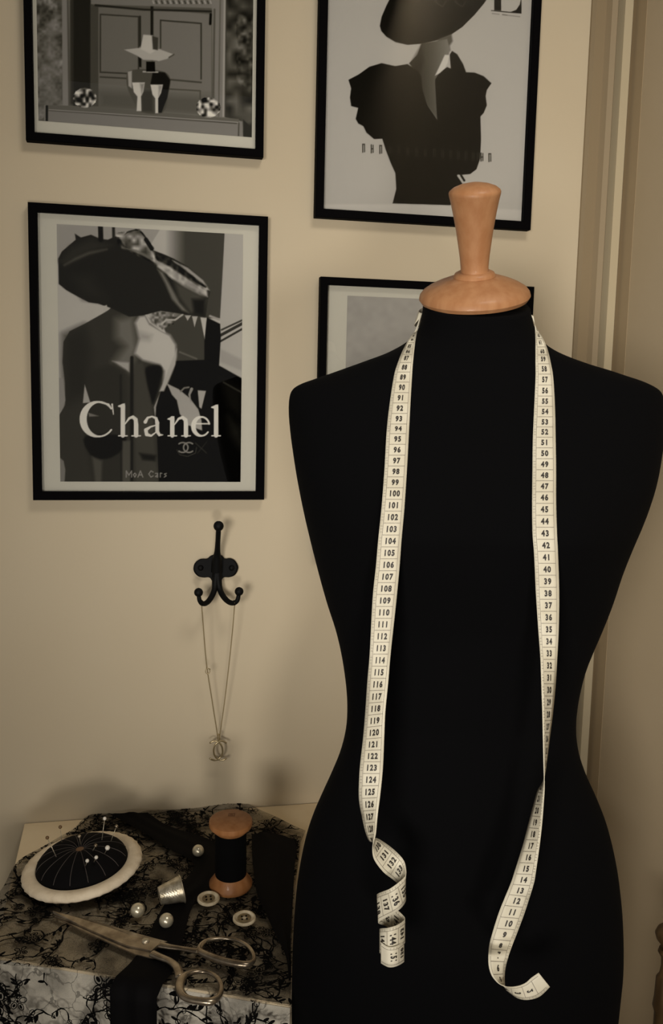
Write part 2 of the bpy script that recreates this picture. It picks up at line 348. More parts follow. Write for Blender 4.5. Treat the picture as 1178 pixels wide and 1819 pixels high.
# --- the seated-back hat picture with large lettering
def paint_hat(pa):
    c = T(30, 340, 2.506); k = 1/2.506
    def P(pts, v, soft=.7, al=1, sm=0): pa.poly(c(pts), v, soft, al, sm)
    def S(pts, w, v, soft=.6, al=1, sm=0): pa.stroke(c(pts), [q*k for q in (w if hasattr(w, '__len__') else [w]*len(pts))], v, soft, al, sm)
    P([(170, 140), (1010, 180), (1010, 900), (170, 900)], 172, 1)
    P([(170, 140), (650, 140), (640, 260), (170, 300)], 150, 6)
    P([(640, 165), (930, 180), (905, 565), (600, 565), (600, 230)], lambda x, y: np.clip(190-(x-(30+640*k))*2.6, 74, 170), 1)
    P([(925, 185), (1008, 185), (1004, 840), (895, 790), (906, 560)], 164, .8)
    S([(908, 640), (1004, 588)], 13, 60); S([(905, 668), (1004, 612)], 9, 60); S([(912, 616), (1004, 573)], 8, 70)
    P([(905, 700), (1004, 750), (1004, 800), (905, 760)], 140, 3, .6)
    P([(640, 560), (845, 555), (838, 755), (705, 765)], 74, 1.2)
    P([(845, 560), (905, 590), (908, 650), (900, 775), (1002, 832), (1004, 1300), (600, 1300), (620, 960), (645, 870), (700, 755), (835, 750), (835, 650)], 22, 1)
    S([(860, 555), (900, 570)], 10, 150, 1)
    S([(725, 715), (800, 745)], 6, 110, 1.5)
    P([(905, 830), (1000, 880), (1000, 1010), (940, 960)], 34, 8)
    S([(920, 850), (1000, 895)], 5, 70, 1.5); P([(940, 1000), (1000, 1060), (1000, 1150), (950, 1080)], 42, 10)
    # the back
    P([(440, 500), (405, 530), (380, 545), (300, 590), (235, 622), (207, 670), (203, 760), (214, 850), (215, 950), (186, 1000), (186, 1300), (632, 1300),
       (625, 1100), (610, 960), (640, 890), (690, 780), (712, 720), (705, 670), (680, 640), (640, 620), (590, 585), (560, 530)], 64, .9)
    P([(210, 640), (300, 600), (330, 700), (320, 900), (220, 950), (208, 760)], 54, 12)
    P([(440, 570), (520, 550), (540, 700), (505, 800), (430, 760), (480, 690), (440, 650)], 112, 10)
    P([(527, 585), (545, 555), (572, 552), (592, 590), (640, 618), (682, 640), (708, 682), (710, 735), (692, 800), (668, 860), (652, 850), (655, 800), (636, 772), (560, 752), (525, 722), (545, 655)], 176, 3.5)
    P([(545, 625), (600, 640), (590, 665), (545, 660)], 140, 6, .7)
    P([(425, 755), (500, 762), (500, 803), (470, 785)], 158, 2)
    P([(712, 700), (706, 770), (655, 890), (634, 890), (672, 800), (695, 740)], 165, 1.5)
    P([(575, 785), (640, 778), (642, 830), (607, 945), (590, 905), (573, 850)], 26, 2.5, 1, 4)
    P([(320, 800), (430, 768), (478, 800), (490, 1300), (340, 1300), (305, 1100)], 58, 6)
    P([(520, 770), (560, 760), (600, 950), (615, 1150), (630, 1300), (530, 1300)], 74, 3)
    S([(512, 740), (510, 1300)], 14, 38, 1.5); S([(462, 820), (466, 1300)], 8, 44, 2)
    P([(305, 1090), (475, 1090), (468, 1150), (400, 1190), (330, 1175)], 30, 2, 1, 4)
    P([(470, 1110), (505, 1110), (505, 1300), (470, 1300)], 84, 2); P([(335, 1180), (380, 1200), (375, 1300), (350, 1300)], 84, 3)
    P([(545, 1165), (620, 1175), (615, 1200), (560, 1195)], 36, 3)
    P([(302, 860), (327, 940), (294, 942)], 160, .8); P([(318, 985), (365, 1000), (322, 1003)], 120, 1)
    P([(186, 830), (206, 832), (216, 930), (205, 965), (186, 985)], 140, 1); P([(186, 1180), (208, 1200), (216, 1240), (212, 1300), (186, 1300)], 122, 1)
    P([(668, 855), (720, 880), (770, 920), (808, 970), (822, 1020), (825, 1065), (760, 1040), (725, 990), (712, 930), (690, 905)], 156, 1)
    P([(805, 885), (842, 888), (822, 968), (812, 960)], 160, .9); S([(778, 880), (768, 905), (775, 940)], [14, 10, 3], 140, .8)
    S([(730, 890), (745, 875), (765, 872)], 8, 120, 1)
    # fangs under the brim
    P([(748, 552), (775, 552), (760, 576)], 165); P([(780, 556), (805, 556), (791, 604)], 165); P([(817, 560), (845, 562), (836, 658)], 175)
    P([(580, 545), (650, 530), (700, 545), (690, 585), (650, 615), (600, 585)], 118, 2)
    pa.noise(c([(570, 540), (700, 535), (700, 590), (640, 615)]), 50, 4, seed=3)
    S([(645, 590), (665, 572), (705, 572), (738, 548)], 8, 168, .8)
    # hat
    hat = [(184, 300), (200, 268), (262, 215), (258, 188), (285, 205), (330, 193), (372, 212), (405, 215), (440, 200), (470, 205), (490, 180), (530, 167), (560, 182), (605, 245),
           (608, 262), (660, 282), (700, 300), (762, 335), (830, 392), (860, 448), (852, 480), (840, 560), (720, 543), (640, 532), (560, 552), (500, 558), (420, 520),
           (362, 500), (320, 494), (270, 468), (220, 440), (186, 412)]
    P(hat, 44, .9)
    P([(190, 310), (240, 250), (330, 210), (420, 240), (300, 285), (215, 330)], 58, 8)
    S([(212, 328), (262, 300), (320, 275), (400, 258)], [6, 12, 12, 6], 84, 2.5)
    P([(250, 380), (330, 370), (400, 480), (300, 470)], 52, 12)
    P([(455, 205), (500, 180), (545, 172), (590, 235), (618, 300), (625, 325), (560, 285), (480, 245)], 128, 1.5)
    pa.noise(c([(440, 185), (545, 165), (610, 245), (640, 330), (560, 300), (450, 240)]), 62, 7, seed=1)
    S([(470, 250), (540, 268), (600, 300)], 9, 108, 2); S([(575, 215), (600, 255)], 18, 30, 1)
    P([(615, 300), (680, 335), (770, 395), (845, 440), (850, 470), (810, 462), (740, 425), (680, 380), (625, 335)], 158, 2)
    P([(690, 305), (762, 340), (830, 395), (858, 440), (840, 440), (790, 405), (730, 350)], 150, 1.5)
    S([(640, 285), (720, 340), (800, 400), (840, 425)], [14, 20, 16, 8], 34, 1.5)
    pa.noise(c([(610, 280), (700, 300), (860, 440), (850, 475), (700, 400), (610, 330)]), 30, 5, seed=2)
    P([(625, 345), (650, 360), (690, 430), (725, 495), (765, 540), (735, 530), (690, 480), (660, 410)], 112, 2.5)
    P([(700, 400), (800, 450), (850, 480), (838, 555), (770, 540), (720, 470)], 78, 5)
    P([(780, 480), (838, 480), (835, 555), (790, 545)], 34, 4)
    S([(372, 150), (374, 215)], 22, 30, 1); S([(430, 155), (431, 205)], 13, 50, 1.2)
    P([(383, 512), (400, 505), (405, 525), (383, 540)], 170, 1)
    # faint veil of a reflected curtain printed over the mount is left to the glass
    # lettering
    w = 205
    arc = [(365+70*math.cos(a), 1014+77*math.sin(a)) for a in np.radians(np.linspace(-38, -322, 29))]
    ww = [8+24*max(0, math.cos(math.radians(t)+math.pi))**1.2 for t in np.linspace(-38, -322, 29)]
    S(arc, ww, w, .5); S([(424, 948), (430, 992)], [8, 4], w, .5); S([(418, 962), (408, 948), (365, 938)], [6, 8, 6], w, .5)
    def stem(x, y0, y1=1086, t=20): S([(x, y0), (x, y1)], t, w, .5); S([(x-19, y1+2), (x+19, y1+2)], 5.5, w, .5)
    def flag(x, y): P([(x-10, y-6), (x+9, y-12), (x+9, y+12), (x-8, y+8), (x-22, y+3), (x-22, y-1)], w, .5)
    stem(472, 955); flag(472, 955)
    S([(482, 1035), (500, 1010), (517, 1004), (529, 1016), (531, 1040)], [5, 10, 14, 18, 19], w, .5); stem(531, 1040)
    stem(692, 1010); flag(692, 1012)
    S([(702, 1038), (720, 1012), (738, 1006), (751, 1018), (753, 1042)], [5, 10, 14, 18, 19], w, .5); stem(753, 1042)
    stem(887, 960); flag(887, 960)
    S([(572, 1026), (582, 1008), (602, 1002), (620, 1010), (625, 1030)], [16, 10, 7, 12, 17], w, .5); S([(625, 1030), (625, 1068), (634, 1084), (650, 1084)], [17, 17, 12, 4], w, .5)
    S([(622, 1040), (595, 1048), (574, 1062), (578, 1082), (598, 1088), (622, 1070)], [4, 8, 16, 16, 9, 4], w, .5)
    e = [(822+36*math.cos(a), 1046+42*math.sin(a)) for a in np.radians(np.linspace(-15, -322, 26))]
    we = [8+13*max(0, math.cos(math.radians(t)+math.pi)) for t in np.linspace(-15, -322, 26)]
    S(e, we, w, .5); S([(790, 1034), (856, 1034)], 6, w, .5)
    for sgn in (-1, 1):
        a = [(752+sgn*14+24*math.cos(q), 1140+22*math.sin(q)) for q in np.radians(np.linspace(-132, 132, 20) if sgn < 0 else np.linspace(48, 312, 20))]
        S(a, 7, 128, .7)
    S([(712, 1150), (725, 1172), (760, 1180), (795, 1165), (800, 1140)], 3, 80, .8); S([(795, 1120), (845, 1165)], 4, 66, 1); S([(845, 1115), (805, 1165)], 4, 56, 1)
    def ltr(ch, x, y, h, wd):
        G = {'M': [[(0, 1), (0, 0), (.5, .7), (1, 0), (1, 1)]], 'o': [[(.5, .35), (.1, .6), (.5, 1), (.9, .6), (.5, .35)]], 'A': [[(0, 1), (.5, 0), (1, 1)], [(.2, .65), (.8, .65)]],
             'C': [[(.95, .2), (.5, 0), (.05, .5), (.5, 1), (.95, .8)]], 'a': [[(.2, .4), (.8, .4), (.8, 1), (.2, .9), (.8, .6)]], 'r': [[(.2, 1), (.2, .35), (.8, .4)]],
             's': [[(.85, .4), (.2, .5), (.8, .8), (.15, 1)]]}
        for s in G[ch]: S([(x+p[0]*wd, y+p[1]*h) for p in s], 4.2, 140, .6)
    x = 487
    for ch, wd in zip('MoA', (24, 16, 22)): ltr(ch, x, 1244, 28, wd); x += wd+6
    x = 586
    for ch, wd in zip('Cars', (22, 16, 12, 14)): ltr(ch, x, 1244, 28, wd); x += wd+6
# --- the mantel and double doors picture
def paint_mantel(pa):
    c = T(0, 0, 2.356); k = 1/2.356
    def P(pts, v, soft=.7, al=1, sm=0): pa.poly(c(pts), v, soft, al, sm)
    def S(pts, w, v, soft=.6, al=1, sm=0): pa.stroke(c(pts), [q*k for q in (w if hasattr(w, '__len__') else [w]*len(pts))], v, soft, al, sm)
    P([(140, -700), (1100, -700), (1100, 620), (140, 620)], 84, 1)
    P([(150, -700), (270, -700), (270, 450), (150, 510)], 92, 1)
    pa.noise(c([(150, -700), (262, -700), (262, 450), (150, 510)]), 34, 11, seed=5); pa.noise(c([(150, -100), (262, -100), (262, 440), (150, 510)]), 18, 4, seed=6)
    P([(195, 100), (240, 80), (250, 440), (170, 500), (160, 250)], 112, 8, .5)
    P([(255, -700), (292, -700), (292, 445), (262, 445)], 118, 1.2); S([(284, 0), (290, 440)], 8, 84, 1); S([(300, -200), (302, 430)], 14, 60, 2)
    P([(306, -700), (385, -700), (385, 450), (306, 450)], 46, 2); P([(378, 20), (420, 20), (420, 450), (378, 450)], 74, 1.5)
    P([(412, 30), (635, 36), (635, 465), (412, 450)], 100, 1.2)
    P([(640, 38), (885, 60), (885, 490), (640, 470)], 106, 1.2)
    S([(420, 60), (580, 70), (580, 310), (420, 302), (420, 60)], 6, 62, .8); S([(420, 322), (560, 330)], 6, 66, 1)
    S([(672, 85), (842, 98), (842, 330)], 6, 58, .8); S([(672, 85), (672, 200)], 6, 60, .8); S([(700, 332), (842, 345)], 6, 66, 1); S([(700, 372), (838, 380), (838, 470)], 5, 74, 1)
    S([(636, 20), (636, 210)], 12, 40, 1); S([(586, 70), (586, 190)], 9, 52, 1)
    P([(380, -60), (950, -40), (950, 36), (380, 18)], 108, 1.2); S([(400, 22), (600, 40), (890, 48)], 8, 44, 1.2)
    for i in range(26): S([(640+i*12, 4), (644+i*12, 14)], 6, 66 if i % 2 else 140, .8)
    P([(885, -300), (950, -300), (940, 500), (890, 490)], 112, 1.2); S([(898, 40), (892, 480)], 8, 82, 1); S([(925, -200), (915, 490)], 6, 90, 1); S([(882, 60), (880, 100)], 10, 28, 1)
    S([(944, -200), (936, 490)], 10, 138, 1.2)
    P([(952, -700), (1100, -700), (1100, 620), (940, 500)], 66, 1.2); pa.noise(c([(955, -700), (1100, -700), (1100, 600), (945, 500)]), 32, 12, seed=7); pa.noise(c([(990, 60), (1070, 60), (1060, 400), (990, 340)]), 24, 5, seed=8)
    P([(412, 380), (885, 400), (885, 490), (412, 455)], 78, 10, .7)
    P([(185, 440), (420, 448), (940, 490), (1015, 508), (1020, 600), (185, 540)], 112, 1); P([(200, 440), (420, 446), (1000, 498), (1000, 512), (200, 458)], 92, 1)
    S([(205, 461), (990, 516)], 5, 66, 1); S([(196, 445), (196, 505)], 9, 24, 1); S([(205, 459), (995, 512)], 3, 138, .8); S([(1000, 516), (998, 575)], 5, 70, 1)
    P([(1018, 500), (1060, 540), (1060, 620), (1018, 620)], 52, 1)
    P([(140, 506), (196, 508), (196, 540), (140, 540)], 60, 1)
    # urn with hat and goblets
    P([(532, 305), (560, 292), (612, 290), (690, 302), (713, 335), (705, 390), (682, 470), (592, 468), (552, 410), (532, 360)], 78, 1, 1, 4)
    P([(640, 300), (690, 303), (713, 335), (700, 410), (676, 472), (650, 470), (655, 400), (630, 350)], 34, 1)
    P([(535, 300), (552, 296), (552, 370), (538, 360)], 140, 1)
    P([(590, 380), (640, 380), (640, 468), (595, 466)], 62, 3)
    S([(600, 300), (660, 302)], 6, 148, .8); P([(612, 258), (648, 258), (650, 300), (612, 300)], 26, .8)
    P([(580, 240), (592, 240), (592, 282), (582, 280)], 36, .8)
    P([(520, 208), (585, 200), (668, 206), (728, 228), (700, 246), (665, 256), (650, 252), (600, 250), (572, 232)], 146, .9, 1)
    P([(588, 205), (600, 145), (640, 148), (656, 208), (630, 225)], 158, 1); P([(636, 150), (662, 158), (660, 210), (640, 206)], 64, 1.2); S([(708, 240), (728, 228)], 5, 70, 1)
    P([(553, 345), (606, 345), (600, 385), (590, 404), (592, 465), (572, 465), (575, 404), (560, 385)], 168, .8); P([(586, 350), (604, 350), (594, 398)], 120, 2)
    P([(630, 354), (682, 354), (674, 390), (662, 412), (662, 474), (650, 474), (650, 412), (638, 395)], 170, .8); P([(664, 358), (680, 358), (664, 404)], 128, 2)
    for (cx, cy, r, sd) in ((355, 410, 50, 11), (872, 450, 52, 12)):
        b = [(cx+r*math.cos(a), cy+r*.85*math.sin(a)) for a in np.linspace(0, 2*math.pi, 14)[:-1]]
        P(b, 96, 1); pa.noise(c(b), 120, 5, seed=sd)
# --- the dark dress cover
def paint_cover(pa):
    c = T(540, 0, 1.8464)
    def P(pts, v, soft=.6, al=1, sm=0): pa.poly(c(pts), v, soft, al, sm)
    def S(pts, w, v, soft=.6, al=1, sm=0): pa.stroke(c(pts), [q/1.8464 for q in (w if hasattr(w, '__len__') else [w]*len(pts))], v, soft, al, sm)
    ink = 34
    P([(0, 670), (294, 670), (480, 676), (730, 690), (730, 760), (0, 760)], 204, 2, .6)
    P([(600, -200), (560, -200), (330, -120), (285, -10), (270, 20), (255, 55), (249, 85), (254, 102), (270, 120), (300, 138), (340, 147), (390, 143), (440, 131), (482, 114), (520, 88), (560, 48), (590, 12), (640, -60)], ink, .7, 1)
    P([(440, 128), (484, 112), (488, 135), (478, 150), (480, 166), (460, 180), (430, 170)], 96, 2)
    P([(385, 143), (470, 128), (478, 160), (474, 195), (442, 246), (438, 392), (405, 345), (385, 285), (372, 240), (345, 208), (372, 180)], lambda x, y: np.clip(58+(x-(540+370/1.8464))*1.3, 50, 140), 1)
    P([(352, 206), (385, 150), (392, 200), (376, 250)], 50, 4, .7)
    body = [(385, 250), (372, 232), (340, 210), (300, 217), (255, 207), (215, 219), (180, 244), (146, 262), (155, 290), (151, 320), (155, 348), (178, 354), (170, 390), (178, 405), (195, 414), (205, 435), (230, 456),
            (257, 455), (268, 490), (285, 535), (300, 568), (303, 620), (291, 667), (480, 673), (500, 640), (520, 602), (506, 574), (545, 571), (566, 555), (578, 520), (581, 460), (579, 382),
            (590, 370), (600, 345), (596, 315), (600, 295), (615, 273), (590, 250), (560, 238), (532, 237), (522, 210), (503, 178), (486, 167), (478, 180), (482, 225), (470, 220), (446, 236), (430, 262), (437, 392), (405, 345), (388, 290)]
    P(body, ink, .7)
    P([(462, 180), (478, 180), (472, 205), (462, 225), (446, 240), (430, 248), (446, 215)], 205, 1)
    S([(506, 576), (524, 602)], 7, 180, .8); S([(516, 576), (526, 592)], 7, ink, .7)
    # condensed title line
    xs_ = [196, 224, 252, 283, 312, 341, 370, 399, 428, 455, 482, 507, 532, 556, 572, 584, 610]
    for i, x in enumerate(xs_):
        y = 486+(x-196)*.075; inside = 262 < x < 578; v = 62 if inside else 40; a = .75 if inside else .9
        S([(x-3, y-13), (x-3, y+13)], 3.5, v, .6, a); S([(x+3, y-12), (x+3, y+12)], 3, v, .6, a)
        if i % 2: S([(x-3, y), (x+3, y)], 3, v, .6, a)
        else: S([(x-3, y-13), (x+3, y-13)], 3, v, .6, a)
    # masthead: last letter in black, the others faint on the hat
    d = T(840, 0, 9.82)
    pa.poly(d([(375, -700), (495, -700), (495, 185), (375, 180)]), 34, .6); pa.poly(d([(320, 178), (850, 222), (850, 240), (320, 192)]), 34, .5)
    pa.poly(d([(850, -60), (850, 236), (660, 210), (760, 170), (820, 80)]), 34, .6)
    pa.stroke(d([(340, 235), (460, 250)]), 1.6, 120, .7, .7); pa.stroke(d([(520, 255), (600, 265)]), 1.8, 100, .7, .8); pa.stroke(d([(620, 268), (820, 292)]), 1.6, 120, .7, .7)
    for x0 in (425, 490):
        S([(x0, -20), (x0+10, 10), (x0+30, 22), (x0+44, 0)], [7, 7, 5, 3], 58, .8)
def paint_pale(pa):
    pa.noise([(500, 400), (1100, 400), (1100, 1200), (500, 1200)], 5, 9, seed=9)

# ------------------------------------------------------------------ picture frames
def frame(x0, x1, z0, z1, label, fw, mount, prt, fn, base, pname='print', tilt=0):
    """x,z of the frame's front edge rectangle, measured 1.5 cm off the wall"""
    yf = YB-.016; x0, x1, z0, z1 = [v for v in (x0, x1, z0, z1)]
    e = empty('picture_frame', ((x0+x1)/2, YB, z0), label, 'picture', 'black framed prints hung on the wall')
    bm = bmesh.new()
    o_ = [(x0, z0), (x1, z0), (x1, z1), (x0, z1)]; i_ = [(x0+fw, z0+fw), (x1-fw, z0+fw), (x1-fw, z1-fw), (x0+fw, z1-fw)]
    vo = [[bm.verts.new((p[0], y, p[1])) for p in o_] for y in (YB-.0006, yf)]; vi = [[bm.verts.new((p[0], y, p[1])) for p in i_] for y in (YB-.0006, yf)]
    for k in range(4):
        n = (k+1) % 4
        bm.faces.new((vo[1][k], vo[1][n], vi[1][n], vi[1][k])); bm.faces.new((vo[0][k], vo[0][n], vo[1][n], vo[1][k]))
        bm.faces.new((vi[0][k], vi[0][n], vi[1][n], vi[1][k])); bm.faces.new((vo[0][k], vo[0][n], vi[0][n], vi[0][k]))
    bmesh.ops.bevel(bm, geom=[ed for ed in bm.edges if ed.calc_length() > .05], offset=.0008, segments=2, affect='EDGES')
    from_bm('frame_moulding', bm, M_frame, e)
    g = .0005
    if mount: box('mount_board', (x0+fw+g-.002, YB-.006, z0+fw+g-.002), (x1-fw-g+.002, YB-.001, z1-fw-g+.002), M_mat, e)
    px0, px1, pz0, pz1 = prt
    make_print(pname, px0, px1, pz0, pz1, YB-.0065, base, fn, e, tint=(1, .985, .93))
    box('glass', (x0+fw-.001, YB-.0105, z0+fw-.001), (x1-fw+.001, YB-.0095, z1-fw+.001), M_glass, e)
    return e
yq = YB-.016
def fx(px, py): return on_y(px, py, yq)[0]
def fz(px, py): return on_y(px, py, yq)[2]
yp = YB-.0065
def rx(px, py): return on_y(px, py, yp)[0]
def rz(px, py): return on_y(px, py, yp)[2]
HF = .394
# lettered picture, middle left
bx0 = (fx(50.7, 358)+fx(57.1, 890))/2; bx1 = (fx(476.1, 385)+fx(470.1, 887))/2; bz1 = (fz(50.7, 358.4)+fz(476, 384.7))/2; bz0 = (fz(57, 890)+fz(470, 886.7))/2
frame(bx0, bx1, bz0, bz1, 'black framed print of a bare back under a hat, lettered Chanel', .0115, True,
      ((rx(102.2, 399)+rx(105.8, 856))/2, (rx(431, 416)+rx(428.2, 856))/2, (rz(106, 855.6)+rz(428, 856))/2, (rz(102, 398.7)+rz(431, 415.8))/2), paint_hat, 150)
ax0 = fx(44, 150); ax1 = fx(470, 150); az0 = (fz(45, 247)+fz(467.7, 280.6))/2
frame(ax0, ax1, az0, az0+HF, 'black framed print of an urn lamp on a mantel before double doors', .0105, True,
      (rx(66.4, 100), rx(449, 100), (rz(67, 214)+rz(447.8, 244))/2, az0+HF-.03), paint_mantel, 84)
cx0 = (fx(568, 0)+fx(560.6, 386))/2; cx1 = (fx(964, 0)+fx(942.5, 407))/2; cz0 = (fz(560.6, 386.2)+fz(942.5, 407.4))/2
frame(cx0, cx1, cz0, cz0+HF, 'black framed magazine cover print of a dark dress silhouette in a wide hat', .0118, False,
      (cx0+.011, cx1-.011, cz0+.011, cz0+HF-.011), paint_cover, 184)
dx0 = fx(569, 560); dx1 = fx(950, 508); dz1 = (fz(569.5, 492.5)+fz(950, 507.8))/2
frame(dx0, dx1, dz1-HF, dz1, 'black framed pale grey print half hidden behind the dress form', .0105, True,
      (rx(615.5, 600), dx1-.034, dz1-HF+.034, rz(615, 525)), paint_pale, 176)

# ------------------------------------------------------------------ dress form
TM = 0.93
Fh = np.array([F[0], F[1], 0]); Fh /= np.linalg.norm(Fh); Rh = np.array([Fh[1], -Fh[0], 0])
mc = at_t(843, 760, TM); DM = (mc-O)@Fh            # horizontal distance of the form's middle plane
C0 = np.array([mc[0], mc[1], 0])
def on_m(px, py, off=0.0):                          # pixel -> (lateral s, height z) on the form's middle plane
    d = ray(px, py); P = O+d*((DM+off)/(d@Fh)); return (P-C0)@Rh, P[2]
left = [(752, 545), (750, 565), (746, 580), (738, 596), (722, 609), (690, 626), (650, 641), (600, 659), (560, 673), (535, 682), (520, 692), (514, 708), (513, 735), (516, 770), (520, 800), (528, 850), (540, 910), (553, 965), (567, 1020),
        (581, 1070), (597, 1120), (608, 1170), (615, 1220), (617, 1260), (614, 1300), (604, 1340), (588, 1380), (570, 1420), (553, 1460), (541, 1500), (531, 1550), (525, 1600), (521, 1660), (519, 1720), (519, 1819), (530, 1900), (548, 1950)]
right = [(940, 545), (943, 560), (948, 580), (958, 600), (975, 616), (1000, 630), (1040, 646), (1080, 658), (1110, 668), (1140, 678), (1164, 690), (1174, 702), (1178, 725), (1177, 760), (1171, 800), (1160, 850), (1142, 905), (1121, 955), (1100, 1010),
         (1085, 1060), (1069, 1105), (1050, 1150), (1035, 1190), (1024, 1240), (1020, 1290), (1025, 1330), (1038, 1370), (1056, 1410), (1075, 1460), (1089, 1520), (1097, 1580), (1101, 1640), (1101, 1700), (1097, 1745), (1088, 1819), (1070, 1900), (1050, 1950)]
def prof(pts):
    a = np.array([on_m(*p) for p in catmull(pts, 5)]); a = a[np.argsort(a[:, 1])]; return a[:, 1], a[:, 0]
zl, sl = prof(left); zr, sr = prof(right)
ztop = max(on_m(752, 545)[1], on_m(940, 545)[1]); zbot = on_m(800, 1950)[1]
def zy(py): return on_m(843, py)[1]
kz = np.array([zy(v) for v in (1950, 1800, 1600, 1450, 1270, 1100, 1000, 930, 860, 780, 700, 650, 600, 540)])
bf = np.array([.085, .100, .100, .085, .068, .078, .098, .108, .104, .085, .062, .054, .051, .051])
bb = np.array([.080, .112, .118, .096, .066, .074, .080, .084, .086, .082, .066, .056, .051, .050])
NZ, NS = 170, 80
zs = np.concatenate([np.linspace(zbot, zy(720), 110), np.linspace(zy(720), zy(590), 45)[1:], np.linspace(zy(590), ztop, 14)[1:]])
tv, tf = [], []
capz = zy(552)
for z in zs:
    L_, R_ = np.interp(z, zl, sl), np.interp(z, zr, sr); c = (L_+R_)/2; a = (R_-L_)/2
    f_, b_ = np.interp(z, kz, bf), np.interp(z, kz, bb)
    tl = np.clip((z-zy(640))/(zy(560)-zy(640)), 0, 1)
    for j in range(NS):
        th = 2*math.pi*j/NS; co, si = math.cos(th), math.sin(th); e = 2/2.25
        s = c+a*math.copysign(abs(co)**e, co); dd = math.copysign(abs(si)**e, si)
        dpt = dd*(f_ if si < 0 else b_)
        if si < 0:                                  # bust fullness
            zb = math.exp(-((z-zy(930))/.055)**2); dpt -= .014*zb*(math.exp(-((s-c-.072)/.042)**2)+math.exp(-((s-c+.072)/.042)**2))*abs(si)
        P = C0+Rh*s+Fh*dpt; tv.append((P[0], P[1], z+tl*.30*dpt))
for i in range(len(zs)-1):
    for j in range(NS):
        k = (j+1) % NS; tf.append((i*NS+j, i*NS+k, (i+1)*NS+k, (i+1)*NS+j))
tf.append(tuple(range(NS))[::-1]); tf.append(tuple(range((len(zs)-1)*NS, len(zs)*NS)))
DF = empty('dress_form', (C0[0]-.0, C0[1], 0), 'black fabric dress form with turned wooden neck knob', 'dress form')
torso = pyd('torso', tv, tf, M_velvet, DF, True)
bvh = BVHTree.FromPolygons([Vector(v) for v in tv], tf)
# cap and knob, turned about an axis leaning a little towards the room
sc_, zc_ = on_m(843, 527); CB = C0+Rh*sc_; CB[2] = zc_
tilt = math.radians(19)
ax = Vector((-Fh[0]*math.sin(tilt), -Fh[1]*math.sin(tilt), math.cos(tilt)))
axr = Vector(Rh); ax = (ax+axr*(-.085)).normalized()
Mq = Matrix.Translation(Vector(CB)) @ ax.to_track_quat('Z', 'Y').to_matrix().to_4x4()
u = TM/FPX                                          # metres per pixel there
def pr(pts): return [(r*u, z*u) for r, z in pts]
lathe('neck_cap', pr([(0, -10), (80, -10), (92, -7), (96.5, 0), (95, 6), (90, 12), (80, 18.5), (66, 25), (50, 31), (36, 35), (20, 37), (0, 37)]), M_wood, DF, Mq, 64)
lathe('collar_ring', pr([(0, 28), (28, 28), (33.5, 30), (36.5, 35.5), (34, 41), (28, 44), (0, 44)]), M_wood, DF, Mq, 48)
lathe('knob', pr([(r_*.935, 41+(z_-54)*.86) for r_, z_ in [(0, 54), (27, 54), (25.5, 58), (25.5, 66), (27, 85), (30, 110), (34, 140), (38.5, 168), (43, 192), (46, 205), (46.5, 209), (45, 213), (38, 219), (26, 224), (12, 227), (0, 228)]]), M_wood, DF, Mq, 64)
pb = C0+Rh*on_m(812, 1600)[0]
lathe('stand_pole', [(0, .03), (.013, .03), (.013, zbot+.01), (0, zbot+.01)], M_wood, DF, Matrix.Translation((pb[0], pb[1], 0)), 24)
lathe('stand_base', [(0, 0), (.15, 0), (.155, .008), (.15, .018), (.08, .026), (.03, .036), (0, .038)], M_wood, DF, Matrix.Translation((pb[0], pb[1], 0)), 48)

# ------------------------------------------------------------------ measuring tape
WT = .0206
def surf(px, py):
    d = ray(px, py); h = bvh.ray_cast(Vector(O), Vector(d).normalized())
    return None if h[0] is None else float((np.array(h[0])-O)@F)
def strip(st, sign):
    """st: (ax,ay,bx,by[,da,db]) along one tail from the neck down -> list of (A,B)"""
    full = [(*s, *( (0, 0, 0) if len(s) == 4 else (0, 0, 0)))[:4]+((0.0, 0.0, 0.0) if len(s) == 4 else (s[4], s[5], 1.0)) for s in st]
    Q = catmull(full, 7); out = []; ra = rb = 9.0
    for q in Q:
        axp, ayp, bxp, byp, da, db, ex = q; ex = min(max(ex, 0), 1)
        sa, sb = surf(axp, ayp), surf(bxp, byp)
        sa = sa if sa else (sb if sb else TM); sb = sb if sb else sa
        ra = min(ra, sa-.0022); rb = min(rb, sb-.0022)
        lim = min(ra, rb)
        ta, tb = (ra, rb)
        if ayp > 760: ta = tb = lim
        base = min(lim, .5*(ra+rb))-.014*ex
        wp = math.hypot(axp-bxp, ayp-byp)/FPX*base
        if ayp > 1150 and ex < .999:
            dd = math.sqrt(max(0, WT**2-wp**2))*sign; tw = min(1, (ayp-1150)/80)
            ta2, tb2 = base-.5*abs(dd)*tw+.5*dd*tw, base-.5*abs(dd)*tw-.5*dd*tw
            ta, tb = ta2, tb2
        ta = ta*(1-ex)+(base+da)*ex; tb = tb*(1-ex)+(base+db)*ex
        out.append((at_t(axp, ayp, ta), at_t(bxp, byp, tb)))
    return out
